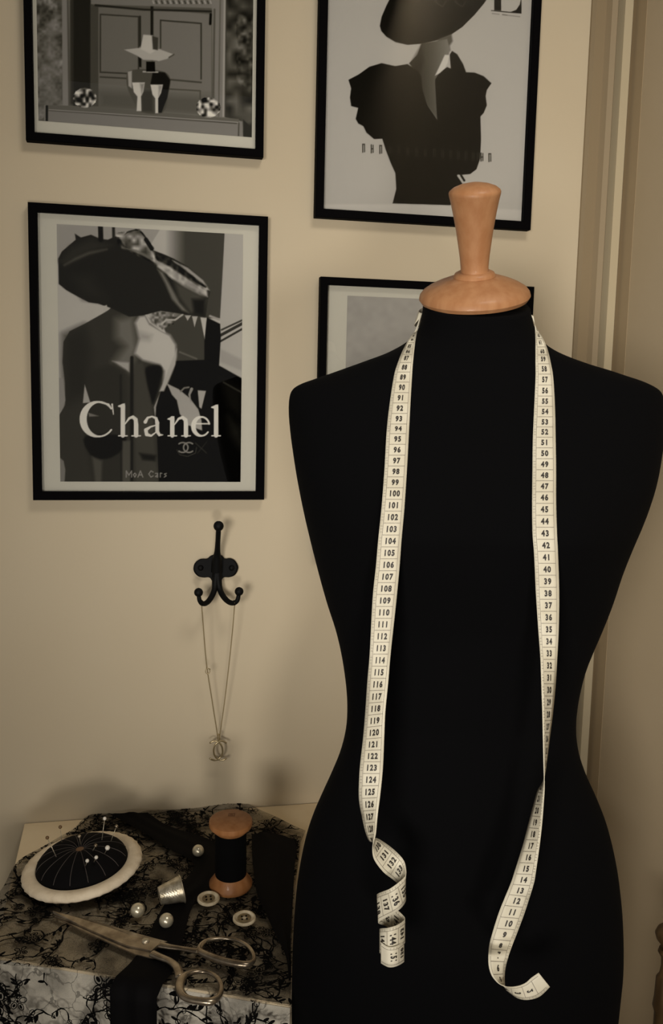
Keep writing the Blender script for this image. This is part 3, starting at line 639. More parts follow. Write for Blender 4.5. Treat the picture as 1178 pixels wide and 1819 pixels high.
stL = [(745, 566, 750, 556), (737, 588, 744, 578), (728.6, 600, 739, 600), (716, 622, 736, 622), (705, 650, 733.3, 650), (699.7, 670, 732, 670), (692.8, 714, 729.4, 714), (687, 766, 726.7, 766), (683, 835, 723, 835), (677.7, 903.6, 718.4, 903.6),
       (672, 958.6, 713.5, 958.6), (668, 1005, 710, 1005), (662, 1064, 704.5, 1064), (657, 1160, 694.2, 1160), (653, 1209, 690, 1209), (649, 1268, 684.6, 1264), (645.3, 1311, 682.7, 1308), (640.6, 1352, 681, 1352),
       (638.4, 1380, 679, 1380), (637.9, 1418, 675, 1416), (643, 1449, 671, 1446), (650, 1479, 668, 1477, .004, -.008), (658, 1495, 664.5, 1493, .010, -.010), (668, 1489, 662, 1508, .010, -.004),
       (685, 1498, 665, 1527, .012, 0.), (704, 1513, 681, 1549, .013, .006), (717, 1528, 698, 1562, .010, .012), (721, 1543, 712, 1575, .003, .010), (720, 1556, 720, 1590, -.004, .002),
       (709, 1567, 719, 1604, -.009, -.005), (692, 1579, 704, 1620, -.012, -.011), (670, 1589, 673, 1638, 0., 0.), (683, 1600, 685, 1645, .011, .011), (700, 1612, 700, 1655, .012, .012), (714, 1624, 714, 1666, .008, .008),
       (719, 1633, 719, 1675, 0., 0.), (706, 1643, 706, 1684, -.010, -.010), (690, 1648, 690, 1690, -.012, -.012), (675, 1650, 675, 1692, -.003, -.003), (684, 1656, 684, 1698, .009, .009), (700, 1662, 700, 1704, .010, .010),
       (714, 1668, 714, 1708, .005, .005), (717, 1671, 717, 1709, -.002, -.002), (705, 1680, 705, 1716, -.0125, -.0125), (690, 1682, 691, 1718, -.0140, -.0140), (677, 1674, 677, 1711, -.009, -.009)]
stR = [(948, 562, 944, 560), (950, 576, 953, 583), (951.2, 600, 964, 600), (951.4, 622, 973, 622), (951.4, 645, 978.5, 645), (951.4, 672, 983, 672), (949, 725, 986, 725), (946.7, 780, 987.2, 780), (946, 835, 988, 835), (945.4, 890, 988, 890), (946, 945, 989.5, 945), (949, 986, 991.5, 986),
       (952.2, 1055.5, 993.5, 1055.5), (956.4, 1118.7, 992.6, 1118.7), (960, 1168, 990, 1168), (962, 1215, 987, 1215), (963.8, 1262, 982.5, 1262), (965, 1310, 976.5, 1310), (966, 1350, 971.5, 1350), (967, 1385, 966, 1385), (967, 1405, 956, 1403),
       (966, 1421, 951, 1419), (963, 1462, 940, 1460), (958.5, 1503, 929, 1502), (952, 1550, 914.5, 1548), (948.7, 1568.6, 908.5, 1566), (940, 1597, 898, 1592), (931.5, 1623, 887, 1619), (920, 1654, 877, 1650), (910, 1680, 870, 1676),
       (903, 1700, 867.7, 1697, .0, .0), (898.6, 1716, 868.5, 1716, .002, -.004), (896.5, 1731.6, 874, 1733, .004, -.008), (896.5, 1744.5, 885, 1746, .008, -.008), (898, 1756, 897, 1752, .010, -.010), (907, 1764.5, 905, 1753, .006, -.006), (920, 1773, 914, 1752.5, .003, -.002), (934, 1776, 925, 1750, 0., 0.),
       (948.7, 1774, 935, 1745, 0., 0.), (961.5, 1768, 944, 1737, 0., 0.), (977, 1753, 957, 1728, 0., 0.)]
SL = strip(stL, 1); SR = strip(stR, -1)
# one ribbon: left tail up (outer, inner), round the nape, right tail down
back = []
s1, z1 = on_m(843, 570); cN = C0+Rh*s1
a0 = SL[0]; b0 = SR[0]
for k in range(1, 24):
    q = k/24; th = math.pi*(1-q); r_ = .0585
    pi_ = cN+Rh*r_*math.cos(th)*1.0+Fh*r_*math.sin(th); ho = .5*(a0[1][2]+b0[0][2])+.014*math.sin(math.pi*q)
    po = cN+Rh*(r_+.005)*math.cos(th)+Fh*(r_+.005)*math.sin(th)
    w_ = min(1, 5*q, 5*(1-q))
    I_ = np.array([pi_[0], pi_[1], ho]); Oo = np.array([po[0], po[1], ho-.019])
    src = a0 if q < .5 else (b0[1], b0[0])
    back.append((src[0]*(1-w_)+Oo*w_, src[1]*(1-w_)+I_*w_))
tape_e = empty('measuring_tape', (C0[0], C0[1]-.1, zy(760)), 'long cream measuring tape draped round the neck of the dress form', 'measuring tape')
RIB = [(a, b) for a, b in SL[::-1]]+back+[(b, a) for a, b in SR]
bm = bmesh.new(); lay = []
for A, B in RIB:
    lay.append([bm.verts.new(tuple(A*(1-v)+B*v)) for v in (0, .25, .5, .75, 1)])
for p, q in zip(lay, lay[1:]):
    for j in range(4): bm.faces.new((p[j], p[j+1], q[j+1], q[j]))
ribbon = from_bm('tape_ribbon', bm, M_tape, tape_e, True)
sm = ribbon.modifiers.new('thickness', 'SOLIDIFY'); sm.thickness = .0006; sm.offset = 0
# digits from the built-in font
DIG = {}
for ch in '0123456789':
    cu = bpy.data.curves.new('d', 'FONT'); cu.body = ch; cu.size = 1; cu.resolution_u = 3; cu.offset = .045; to = bpy.data.objects.new('d', cu); COL.objects.link(to)
    bpy.context.view_layer.update(); me = bpy.data.meshes.new_from_object(to)
    DIG[ch] = ([(v.co.x, v.co.y) for v in me.vertices], [tuple(p.vertices) for p in me.polygons])
    bpy.data.objects.remove(to); bpy.data.meshes.remove(me)
def marks(ST, numf, CM=.01045):
    A = np.array([s[0] for s in ST]); B = np.array([s[1] for s in ST]); Cn = (A+B)/2
    s = np.concatenate([[0], np.cumsum(np.linalg.norm(np.diff(Cn, axis=0), axis=1))]); Lt = s[-1]
    def at(q, v, lift=.0006):
        q = min(max(q, 0), Lt); i = min(max(int(np.searchsorted(s, q))-1, 0), len(s)-2); t = (q-s[i])/(s[i+1]-s[i]+1e-12)
        a = A[i]*(1-t)+A[i+1]*t; b = B[i]*(1-t)+B[i+1]*t; P = a*(1-v)+b*v
        n = np.cross(b-a, Cn[i+1]-Cn[i]); n /= np.linalg.norm(n)+1e-12
        if n@(P-O) > 0: n = -n
        return P+n*lift
    def flip(q):                                     # edge A lies to the right in the view
        i = min(max(int(np.searchsorted(s, q))-1, 0), len(s)-2); return (A[i]-B[i])@R > 0
    return at, flip, Lt
def quad(bm, P):
    bm.faces.new([bm.verts.new(tuple(p)) for p in P])
def lay_marks(ST, numf):
    at, flip, Lt = marks(ST, numf); CM = .01045
    n = int(Lt/CM)
    for k in range(n):
        q = (Lt-k*CM) if numf == 'right' else k*CM
        if q < .012 or q > Lt-.001: continue
        quad(bml, [at(q-.0002, .16), at(q-.0002, .88), at(q+.0002, .88), at(q+.0002, .16)])
        for h in (.25, .5, .75):
            qq = q+h*CM
            if qq < Lt: quad(bml, [at(qq-.00012, .03), at(qq-.00012, .13), at(qq+.00012, .13), at(qq+.00012, .03)])
        num = k+1 if numf == 'right' else 80+k
        m_ = q-.5*CM if numf == 'right' else q+.5*CM
        if m_ > Lt or m_ < .012: continue
        txt = str(num); fl = flip(m_); hgt = .0056; wc = hgt*.62/WT; tot = wc*len(txt); v0 = .53-tot/2
        for i, ch in enumerate(txt):
            vs, fs = DIG[ch]; nv = []
            for (x, y) in vs:
                v = v0+i*wc+x*hgt*1.0/WT; qq = m_-(y-.35)*hgt*1.25
                if fl: v = 1-v
                nv.append(bmk.verts.new(tuple(at(qq, v, .00075))))
            for f in fs:
                try: bmk.faces.new([nv[j] for j in f])
                except ValueError: pass
    for v in (.145, .885):
        q = .004
        while q < Lt-.003:
            quad(bml, [at(q, v-.008), at(q+.0022, v-.008), at(q+.0022, v+.008), at(q, v+.008)]); q += .0022
for ST_, nm_ in ((SL, 'left'), (SR, 'right')):
    bmk = bmesh.new(); bml = bmesh.new(); lay_marks(ST_, nm_)
    from_bm('tape_numerals', bmk, M_ink, tape_e); from_bm('tape_rule_lines', bml, M_rule, tape_e)

# ------------------------------------------------------------------ table
ZT = CH-.63
def tz(px, py, h=0.0): return on_z(px, py, ZT+h)
fl_, fm_, fr_ = tz(0, 1712), tz(205, 1735), tz(516, 1786)
d0 = (fr_-fm_)/np.linalg.norm(fr_-fm_)
fleft = fm_+(fm_-fr_)/(fr_[0]-fm_[0])*(fm_[0]+.147); fleft[1] = max(fleft[1], fl_[1])
rm_ = tz(520, 1575); rb_ = np.array([.31, YB-.002, ZT])
tpoly = [(-.147, YB-.002), (-.147, fleft[1]), (fm_[0], fm_[1]), (fr_[0], fr_[1]), (rm_[0], rm_[1]), (rb_[0], rb_[1])]
TE = empty('side_table', (.05, 1.15, 0), 'cream painted side table against the wall under black lace', 'table')
bm = bmesh.new(); prism_mesh(bm, tpoly[::-1], ZT-.003, ZT); bmesh.ops.bevel(bm, geom=[e for e in bm.edges], offset=.0008, segments=2, affect='EDGES')
from_bm('table_top', bm, M_table, TE)
cen = np.array([.05, 1.15]); ip = [tuple(cen+(np.array(p)-cen)*np.array([.996, .998])) for p in tpoly]
bm = bmesh.new(); prism_mesh(bm, ip[::-1], .0, ZT-.0032); from_bm('table_body', bm, M_front, TE)

# lace cloth
edge = [(-40, 1600), (0, 1580), (22, 1545), (50, 1518), (95, 1494), (130, 1476), (148, 1458), (165, 1448), (185, 1445), (235, 1447), (262, 1442), (290, 1439), (340, 1436), (400, 1432), (432, 1428), (446, 1431), (470, 1442), (505, 1459), (543, 1476)]
back_e = [tz(*p, .004) for p in catmull(edge, 4)]
rr = [tz(534, 1500, .004), tz(525, 1575, .004), tz(521, 1680, .004), tz(519.5, 1789, .004)]
fline = [tz(519.5, 1789, .004), tz(400, 1766.5, .004), tz(285, 1749, .004), tz(205, 1736, .004), tz(100, 1723, .004), tz(0, 1713, .004), tz(-40, 1708, .004)]
outl = [np.array(p) for p in back_e+rr+fline[1:]]
LE = empty('lace_cloth', (.05, 1.1, ZT), 'black floral lace cloth spread over the side table', 'cloth')
bm = bmesh.new(); bm.faces.new([bm.verts.new((p[0], p[1], ZT+.004)) for p in outl])
for axn, lo, hi in ((Vector((1, 0, 0)), -.25, .4), (Vector((0, 1, 0)), .8, 1.4)):
    q = lo
    while q < hi:
        bmesh.ops.bisect_plane(bm, geom=bm.verts[:]+bm.edges[:]+bm.faces[:], plane_co=axn*q, plane_no=axn); q += .01
def wrinkle(x, y):
    w = .0012*(1+math.sin(x*55+y*38+1.3*math.sin(y*31)))+.0008*(1+math.sin(x*-37+y*70))
    return w
for v in bm.verts: v.co.z = ZT+.0035+wrinkle(v.co.x, v.co.y)-(max(0, -.147-v.co.x)*.35)
uvl = bm.loops.layers.uv.new('UVMap')
for f in bm.faces:
    for l in f.loops: l[uvl].uv = (l.vert.co.x, l.vert.co.y)
M_lthread = mat('lace_thread', (9, 8, 7), .9, spec=.08)
def inside(x, y, poly):
    c = False
    for i in range(len(poly)):
        a, b = poly[i-1], poly[i]
        if (a[1] > y) != (b[1] > y) and x < (b[0]-a[0])*(y-a[1])/(b[1]-a[1])+a[0]: c = not c
    return c
def motif(bm, pos, ok, ext, nv, rng, k=1.0):
    """corded vines, leaves and open flowers laid as flat ribbons; pos maps the flat cloth to space"""
    def rib(P, w, closed=False):
        n = len(P); L_ = []
        for i in range(n):
            a = P[i-1] if (closed or i) else P[0]; b = P[(i+1) % n] if (closed or i < n-1) else P[-1]
            dx, dy = b[0]-a[0], b[1]-a[1]; m_ = math.hypot(dx, dy)+1e-9; ww = (w[i] if hasattr(w, '__len__') else w)*.5
            L_.append(((P[i][0]-dy/m_*ww, P[i][1]+dx/m_*ww), (P[i][0]+dy/m_*ww, P[i][1]-dx/m_*ww)))
        for i in range(n if closed else n-1):
            q = (*L_[i], *L_[(i+1) % n][::-1])
            if all(ok(*p) for p in q): bm.faces.new([bm.verts.new(pos(*p)) for p in q]).material_index = 1
    def blob(x, y, rx_, ry_, a):
        P = [(x+rx_*math.cos(t)*math.cos(a)-ry_*math.sin(t)*math.sin(a), y+rx_*math.cos(t)*math.sin(a)+ry_*math.sin(t)*math.cos(a)) for t in np.linspace(0, 2*math.pi, 11)[:-1]]
        if all(ok(*p) for p in P): bm.faces.new([bm.verts.new(pos(*p)) for p in P]).material_index = 1
    def flower(x, y, r_):
        n = rng.choice((4, 5, 6)); a0 = rng.random()*6
        for i in range(n):
            a = a0+i*2*math.pi/n; cx_, cy_q = x+r_*math.cos(a), y+r_*math.sin(a); l_, w_ = r_*.62, r_*.42
            rib([(cx_+l_*math.cos(t)*math.cos(a)-w_*math.sin(t)*math.sin(a), cy_q+l_*math.cos(t)*math.sin(a)+w_*math.sin(t)*math.cos(a)) for t in np.linspace(0, 2*math.pi, 13)[:-1]], .0009*k, True)
            if rng.random() < .4: blob(cx_, cy_q, l_*.6, w_*.5, a)
        blob(x, y, r_*.25, r_*.25, 0)
    for v in range(nv):
        x, y = rng.uniform(ext[0], ext[1]), rng.uniform(ext[2], ext[3]); a = rng.uniform(0, 6.28); P = []; w = []; cv = rng.uniform(-.25, .25)
        for i in range(rng.randint(14, 34)):
            P.append((x, y)); w.append(k*(.0007+.0009*abs(math.sin(i*.7+v)))); a += cv+rng.gauss(0, .28); x += .0032*math.cos(a); y += .0032*math.sin(a)
            if rng.random() < .10: cv = -cv
            if rng.random() < .17: blob(x+.003*math.cos(a+1.3), y+.003*math.sin(a+1.3), .0034*k, .0013*k, a+.9)
            if rng.random() < .09:
                r_ = rng.uniform(.0018, .0032); rib([(x+r_*math.cos(t), y+r_*math.sin(t)) for t in np.linspace(0, 2*math.pi, 11)[:-1]], .0008*k, True)
        rib(P, w)
        if v % 2 == 0: flower(x, y, rng.uniform(.0045, .0085))
rng_ = random.Random(5); OP = [(p[0], p[1]) for p in outl]
motif(bm, lambda x, y: (x, y, ZT+.0041+wrinkle(x, y)-(max(0, -.147-x)*.35)), lambda x, y: inside(x, y, OP), (-.19, .26, .86, 1.34), 380, rng_, 1.35)
o = from_bm('lace_top', bm, M_lace, LE); o.data.materials.append(M_lthread)
bm = bmesh.new(); uvl = bm.loops.layers.uv.new('UVMap'); rows = []; uvs = []
FL = [np.array(p) for p in catmull(fline, 10)]
for i, p in enumerate(FL):
    a = FL[max(i-1, 0)]; b = FL[min(i+1, len(FL)-1)]; t = b-a; t /= np.linalg.norm(t); n = np.array([t[1], -t[0], 0]);
    if n[1] > 0: n = -n
    r_, u_ = [], []
    for k in range(34):
        h = k*.01; wv = .004+.004*min(1, h/.08)*(1+math.sin(i*.45+h*5))
        q = p+n*(wv if k else .001); r_.append(bm.verts.new((q[0], q[1], ZT+.0035+wrinkle(p[0], p[1])*(1 if k == 0 else .0)-h))); u_.append((p[0]+n[0]*h, p[1]+n[1]*h))
    rows.append(r_); uvs.append(u_)
for i in range(len(rows)-1):
    for k in range(33):
        f = bm.faces.new((rows[i][k], rows[i+1][k], rows[i+1][k+1], rows[i][k+1]))
        for l, uvv in zip(f.loops, (uvs[i][k], uvs[i+1][k], uvs[i+1][k+1], uvs[i][k+1])): l[uvl].uv = uvv
SA = np.concatenate([[0], np.cumsum([np.linalg.norm(b-a) for a, b in zip(FL, FL[1:])])]); GR = [[np.array(v.co) for v in r_] for r_ in rows]
def dpos(u_, h):
    i = min(max(int(np.searchsorted(SA, u_))-1, 0), len(FL)-2); t = (u_-SA[i])/(SA[i+1]-SA[i]); kk = min(int(h/.01), 32); f = h/.01-kk
    a = GR[i][kk]*(1-f)+GR[i][kk+1]*f; b = GR[i+1][kk]*(1-f)+GR[i+1][kk+1]*f; P = a*(1-t)+b*t
    e_ = FL[i+1]-FL[i]; n = np.array([e_[1], -e_[0], 0]); n /= np.linalg.norm(n)
    if n[1] > 0: n = -n
    return tuple(P+n*.0006)
motif(bm, dpos, lambda u_, h: .002 < u_ < SA[-1]-.002 and .0005 < h < .32, (0, SA[-1], 0, .32), 210, rng_, 1.2)
o = from_bm('lace_drop', bm, M_lace1, LE); o.data.materials.append(M_lthread)
# satin bands sewn on the lace
def band(name, pairs, hang=None):
    bm = bmesh.new(); rows = []
    for a, b in catmull([(*x[0], *x[1]) for x in pairs], 6) and [((q[0], q[1]), (q[2], q[3])) for q in catmull([(*x[0], *x[1]) for x in pairs], 6)]:
        A = tz(a[0], a[1], .0075); B = tz(b[0], b[1], .0075)
        rows.append([bm.verts.new(tuple(A*(1-t)+B*t+np.array([0, 0, .0022*math.sin(math.pi*t)+.0008*math.sin(t*14)]))) for t in np.linspace(0, 1, 9)])
    if hang:
        last = [np.array(v.co) for v in rows[-1]]; A, B = last[0], last[-1]; t = B-A; t[2] = 0; t /= np.linalg.norm(t); n = np.array([t[1], -t[0], 0])
        if n[1] > 0: n = -n
        for k in range(0, 18):
            h = .003+k*.014; rows.append([bm.verts.new(tuple(np.array([p[0], p[1], ZT+.006])+n*(.0145+.0025*math.sin(j*1.7))-np.array([0, 0, h]))) for j, p in enumerate(last)])
    for p, q in zip(rows, rows[1:]):
        for j in range(8): bm.faces.new((p[j], p[j+1], q[j+1], q[j]))
    return from_bm(name, bm, M_satin, LE, True)
band('satin_band', [((196, 1447), (262, 1444)), ((250, 1476), (300, 1468)), ((300, 1508), (368, 1490)), ((345, 1535), (392, 1510)), ((318, 1575), (395, 1560)), ((290, 1610), (348, 1600)), ((262, 1665), (330, 1650)), ((236, 1705), (314, 1715)), ((206, 1734), (290, 1748))], True)
band('satin_band', [((447, 1484), (476, 1478)), ((448, 1520), (524, 1496)), ((452, 1560), (523, 1545)), ((458, 1592), (521, 1590)), ((472, 1622), (519, 1625)), ((490, 1662), (517, 1662)), ((508, 1700), (517, 1705)), ((513, 1745), (517, 1745))])

# ------------------------------------------------------------------ pincushion
ZL = ZT+.0075
pc = tz(147, 1541, .0215); px_ = Vector((math.cos(0), 0, 0))
rad = .0725
PE = empty('pincushion', tuple(pc*1.0), 'round black pincushion with a wide cream felt rim', 'pincushion')
view_l = math.atan2(R[1], R[0])
Mp = Matrix.Translation(Vector(pc)) @ Matrix.Rotation(view_l, 4, 'Z') @ Matrix.Rotation(math.radians(-6), 4, 'Y') @ Matrix.Rotation(math.radians(5), 4, 'X')
lathe('cushion_base', [(0, -.006), (.058, -.006), (.064, -.002), (.066, .003), (0, .003)], M_cush, PE, Mp, 64)
def rim_lathe():
    bm = bmesh.new(); seg = 96; rr_ = []
    prof_ = [(.053, .004), (.060, .0085), (.068, .0085), (.0735, .006), (.0745, .002), (.072, -.001), (.060, .000), (.053, .002)]
    for r, z in prof_:
        rr_.append([bm.verts.new(Mp @ Vector(((r+(.0006*math.sin(j*2.3) if r > .07 else 0))*math.cos(2*math.pi*j/seg), (r+(.0006*math.sin(j*2.3) if r > .07 else 0))*math.sin(2*math.pi*j/seg), z))) for j in range(seg)])
    for i in range(len(rr_)):
        a, b = rr_[i], rr_[(i+1) % len(rr_)]
        for j in range(seg): bm.faces.new((a[j], a[(j+1) % seg], b[(j+1) % seg], b[j]))
    return from_bm('felt_rim', bm, M_felt, PE, True)
rim_lathe()
bm = bmesh.new(); seg = 96; rr_ = []
HD = .026
for r in np.linspace(.0575, .004, 22):
    q = r/.0575; ring = []
    for j in range(seg):
        th = 2*math.pi*j/seg; zz = .004+HD*math.sqrt(max(0, 1-q**2.6))*(1)-.0009*math.exp(-((math.sin(th*8))**2)/.02)*math.sin(math.pi*min(1, q))
        zz -= .006*math.exp(-(q/.14)**2)
        ring.append(bm.verts.new(Mp @ Vector((r*math.cos(th), r*math.sin(th), zz))))
    rr_.append(ring)
for a, b in zip(rr_, rr_[1:]):
    for j in range(seg): bm.faces.new((a[j], a[(j+1) % seg], b[(j+1) % seg], b[j]))
bm.faces.new(rr_[-1]); from_bm('cushion', bm, M_cush, PE, True)
for k in range(16):
    th = math.pi/8*k
    pts = [Mp @ Vector((.0575*q*math.cos(th), .0575*q*math.sin(th), .004+HD*math.sqrt(max(0, 1-q**2.6))-.0009*math.sin(math.pi*q)-.006*math.exp(-(q/.14)**2)+.0003)) for q in np.linspace(.08, .97, 14)]
    tube('stitched_cord', [tuple(p) for p in pts], .00042, M_cord, PE, 6)
lathe('centre_button', [(0, .021), (.0055, .021), (.0068, .0235), (.0055, .026), (0, .0268)], mat('button_cover', (120, 88, 60), .6), PE, Mp, 24)
# pins: head pixel, entry pixel, colour
def cush_pt(px, py, h): return tz(px, py, h)
pins = [((186, 1454), (181, 1492), .040, .024, M_pinh, 'tallest white-headed pin standing at the back of the pincushion'),
        ((207, 1468), (197, 1494), .034, .018, M_steel, 'grey glassy pin just right of the tallest white-headed pin'),
        ((107, 1469), (110, 1496), .044, .026, M_pinb, 'upper of two brown-headed pins at the left back of the pincushion'),
        ((84, 1488), (100, 1522), .040, .022, M_pinb, 'lower left brown-headed pin leaning out over the felt rim'),
        ((141, 1486), (143, 1500), .036, .027, M_steel, 'dull grey-headed pin behind the centre button of the pincushion'),
        ((191, 1506), (186, 1516), .030, .022, M_pinh, 'white pearl-headed pin nearest the right rim of the pincushion'),
        ((171, 1523), (167, 1531), .030, .023, M_pinh, 'right of the two white pins low on the front of the cushion'),
        ((155, 1529), (152, 1538), .029, .022, M_pinh, 'left of the two white pins low on the front of the cushion'),
        ((170, 1502), (165, 1511), .033, .026, M_steel, 'small grey pin lying between the white pins and the cushion back')]
cush = [o for o in bpy.data.objects if o.name == 'cushion'][0]
cb = BVHTree.FromPolygons([v.co for v in cush.data.vertices], [tuple(p.vertices) for p in cush.data.polygons])
for i, (hp, ep, hh, eh, m_, lb) in enumerate(pins):
    h_ = cb.ray_cast(Vector(O), Vector(ray(*ep)).normalized())
    B = np.array(h_[0]) if h_[0] is not None else tz(*ep, eh)
    A = at_t(*hp, (B-O)@F-(.010 if np.hypot(hp[0]-ep[0], hp[1]-ep[1]) < 15 else .002)); dirn = (B-A)/np.linalg.norm(B-A)
    e = empty('dressmaking_pin', tuple(B), lb, 'pin', 'pins stuck in the pincushion')
    tube('pin_shaft', [tuple(A), tuple(B+dirn*.004)], .00045, M_silver, e, 8); r_ = .0021 if m_ is not M_pinb else .0019
    ball('pin_head', A, .0023 if i != 5 else .003, m_, e, 16)

# ------------------------------------------------------------------ spool
sp = tz(410, 1573, .0078)
SE = empty('thread_spool', tuple(sp), 'wooden spool wound with black thread standing on the lace', 'spool')
Ms = Matrix.Translation(Vector(sp)) @ Matrix.Rotation(math.radians(5), 4, Vector(Rh))
lathe('spool_base', [(0, 0), (.0255, 0), (.0268, .002), (.0268, .005), (.0185, .017), (.010, .018), (0, .018)], M_woodlow, SE, Ms)
lathe('thread', [(0, .0165)]+[(.0192+.0003*(i % 2), .0165+i*.0011) for i in range(56)]+[(0, .0165+55*.0011)], M_thread, SE, Ms, 40)
lathe('spool_top', [(0, .0755), (.0185, .0755), (.0262, .0835), (.0268, .0855), (.0264, .0900), (.0245, .0912), (0, .0912)], M_woodlow, SE, Ms)
bm = bmesh.new()
for (x0, x1, y0, y1) in ((-.004, .004, .0075, .0083), (-.004, .004, .0135, .0143), (-.004, -.0033, .0075, .0143), (.0033, .004, .0075, .0143), (-.0022, .0022, .0098, .0104), (-.0022, .0022, .0114, .012)):
    bm.faces.new([bm.verts.new(Ms @ Matrix.Rotation(view_l, 4, 'Z') @ Vector((x, y, .0914))) for x, y in ((x0, y0), (x1, y0), (x1, y1), (x0, y1))])
from_bm('printed_mark', bm, mat('spool_print', (104, 62, 30), .7), SE)

# ------------------------------------------------------------------ pearls
for (px1, py1, r_, lb) in ((352, 1511, 10.2, 'cream pearl bead beside the thread spool, furthest back'), (244.5, 1617, 12.4, 'cream pearl bead left of the thimble, nearest the pincushion'), (295.5, 1635, 12.4, 'cream pearl bead below the thimble, nearest the scissors')):
    t = np.linalg.norm(tz(px1, py1)-O); rr1 = r_/FPX*((tz(px1, py1)-O)@F); c_ = on_z(px1, py1, ZT+.0072+rr1)
    tag(ball('pearl', c_, rr1, M_pearl, None, 40), lb, 'pearl', 'loose pearls on the lace')
# ------------------------------------------------------------------ thimble (lying on its side)
A = on_z(281.5, 1592, ZT+.0175); B = A+Rh*.0265+Fh*.010+np.array([0, 0, .0045])
ln = np.linalg.norm(B-A); dz = Vector((B-A)/ln)
Mt = Matrix.Translation(Vector(A)) @ dz.to_track_quat('Z', 'Y').to_matrix().to_4x4()
HE = empty('thimble', (A[0], A[1], ZT+.006), 'dimpled silver thimble lying on its side beside the spool', 'thimble')
bm = bmesh.new(); NR, NA = 40, 64; rings = []
for i in range(NR+1):
    q = i/NR
    if q < .12: r_ = .0105*math.sin(q/.12*math.pi/2)**.6 if q > 0 else 0.0004; z_ = ln*.04*q/.12
    else: r_ = .0105+(.0160-.0105)*(q-.12)/.88; z_ = ln*(.04+.96*(q-.12)/.88)
    ring = []
    for j in range(NA):
        dim = -.00045 if (i % 2 == 0 and (j+(i//2) % 2*2) % 4 < 2 and .14 < q < .84) else 0
        th = 2*math.pi*j/NA; ring.append(bm.verts.new(Mt @ Vector(((r_+dim)*math.cos(th), (r_+dim)*math.sin(th), z_))))
    rings.append(ring)
inner = [[bm.verts.new(Mt @ Vector((r_*math.cos(2*math.pi*j/NA), r_*math.sin(2*math.pi*j/NA), z_))) for j in range(NA)] for r_, z_ in ((.0152, ln), (.0098, ln*.08), (.001, ln*.07))]
allr = rings+inner
for a, b in zip(allr, allr[1:]):
    for j in range(NA): bm.faces.new((a[j], a[(j+1) % NA], b[(j+1) % NA], b[j]))
bm.faces.new(rings[0]); from_bm('thimble_body', bm, M_silver, HE, True)
bm = bmesh.new(); add_tube(bm, [tuple(Mt @ Vector((.0160*math.cos(t), .0160*math.sin(t), ln))) for t in np.linspace(0, 2*math.pi, 49)[:-1]], .0010, 8, True)
from_bm('rolled_rim', bm, M_silver, HE, True)
# ------------------------------------------------------------------ buttons
for (px1, py1, w_, lb, ring_) in ((370.5, 1597, 20, 'pale shell button at the foot of the thread spool', 0), (434, 1632, 20.5, 'pale shell button with a dark ringed centre, above the scissor handles', 1)):
    c_ = tz(px1, py1, .009); r_ = w_/FPX*((c_-O)@F)
    e = empty('sewing_button', tuple(c_), lb, 'button', 'shell buttons on the lace')
    Mb = Matrix.Translation(Vector(c_)) @ Matrix.Rotation(math.radians(7), 4, Vector(Rh))
    lathe('button_disc', [(0, -.0015), (r_*.9, -.0015), (r_, 0), (r_*.98, .0018), (r_*.86, .0026), (r_*.74, .0018), (r_*.66, .0010), (0, .0010)], M_button, e, Mb)
    lathe('button_well', [(r_*.18 if ring_ else 0, .0011), (r_*.30, .0018), (r_*.42, .0012), (r_*.6, .0012)] if ring_ else [(0, .0014), (r_*.58, .0012)], M_brec, e, Mb, 32)
    bm = bmesh.new()
    for dx, dy in ((-1, -1), (1, -1), (-1, 1), (1, 1)): add_lathe(bm, [(0, .0017), (r_*.09, .0016), (r_*.09, .0010)], Mb @ Matrix.Translation((dx*r_*.2, dy*r_*.2, .0002)), 12)
    from_bm('thread_holes', bm, M_satin, e)

# ------------------------------------------------------------------ scissors
SCE = empty('scissors', tuple(tz(258, 1671, .006)), 'aged steel tailor scissors lying closed on the lace', 'scissors')
SZ = .0125
def q6(cx_, cy_c, h=SZ): return tz(80+cx_/2.945, 1580+cy_c/2.945, h)
def blade(pts, h0, h1, ridge):
    bm = bmesh.new(); P = [q6(*p) for p in pts]; n = len(P)
    lo = [bm.verts.new((p[0], p[1], ZT+h0)) for p in P]; hi = [bm.verts.new((p[0], p[1], ZT+h0+(h1-h0)*.45)) for p in P]
    c = [q6(*p) for p in ridge]; rv = [bm.verts.new((p[0], p[1], ZT+h1)) for p in c]
    for i in range(n): bm.faces.new((lo[i], lo[(i+1) % n], hi[(i+1) % n], hi[i]))
    bm.faces.new(lo[::-1])
    m = len(rv); half = n//2                       # pts: upper side tip->heel (half), lower side heel->tip (half)
    for i in range(half-1): bm.faces.new((hi[i], hi[i+1], rv[min(i+1, m-1)], rv[min(i, m-1)]))
    for i in range(half, n-1):
        j = n-1-i; bm.faces.new((hi[i], hi[i+1], rv[min(max(j-1, 0), m-1)], rv[min(j, m-1)]))
    bm.faces.new((hi[half-1], hi[half], rv[-1])); bm.faces.new((hi[n-1], hi[0], rv[0]))
    return bm
b2 = blade([(48, 132), (200, 205), (330, 265), (470, 325), (575, 352), (590, 322), (470, 290), (330, 240), (200, 180), (60, 126)], .0085, .0118, [(56, 130), (200, 190), (330, 250), (470, 305), (580, 335)])
from_bm('lower_blade', b2, M_steel, SCE)
b1 = blade([(35, 122), (180, 150), (330, 190), (470, 232), (640, 278), (556, 326), (430, 298), (330, 258), (180, 190), (45, 132)], .0120, .0160, [(40, 126), (180, 164), (330, 212), (470, 262), (600, 296)])
from_bm('upper_blade', b1, M_steel, SCE)
sc1 = tz(258.5, 1670, .0165)
lathe('pivot_screw', [(0, -.002), (.0042, -.002), (.0042, .0004), (.0030, .0016), (0, .0020)], M_silver, SCE, Matrix.Translation(Vector(sc1)), 24)
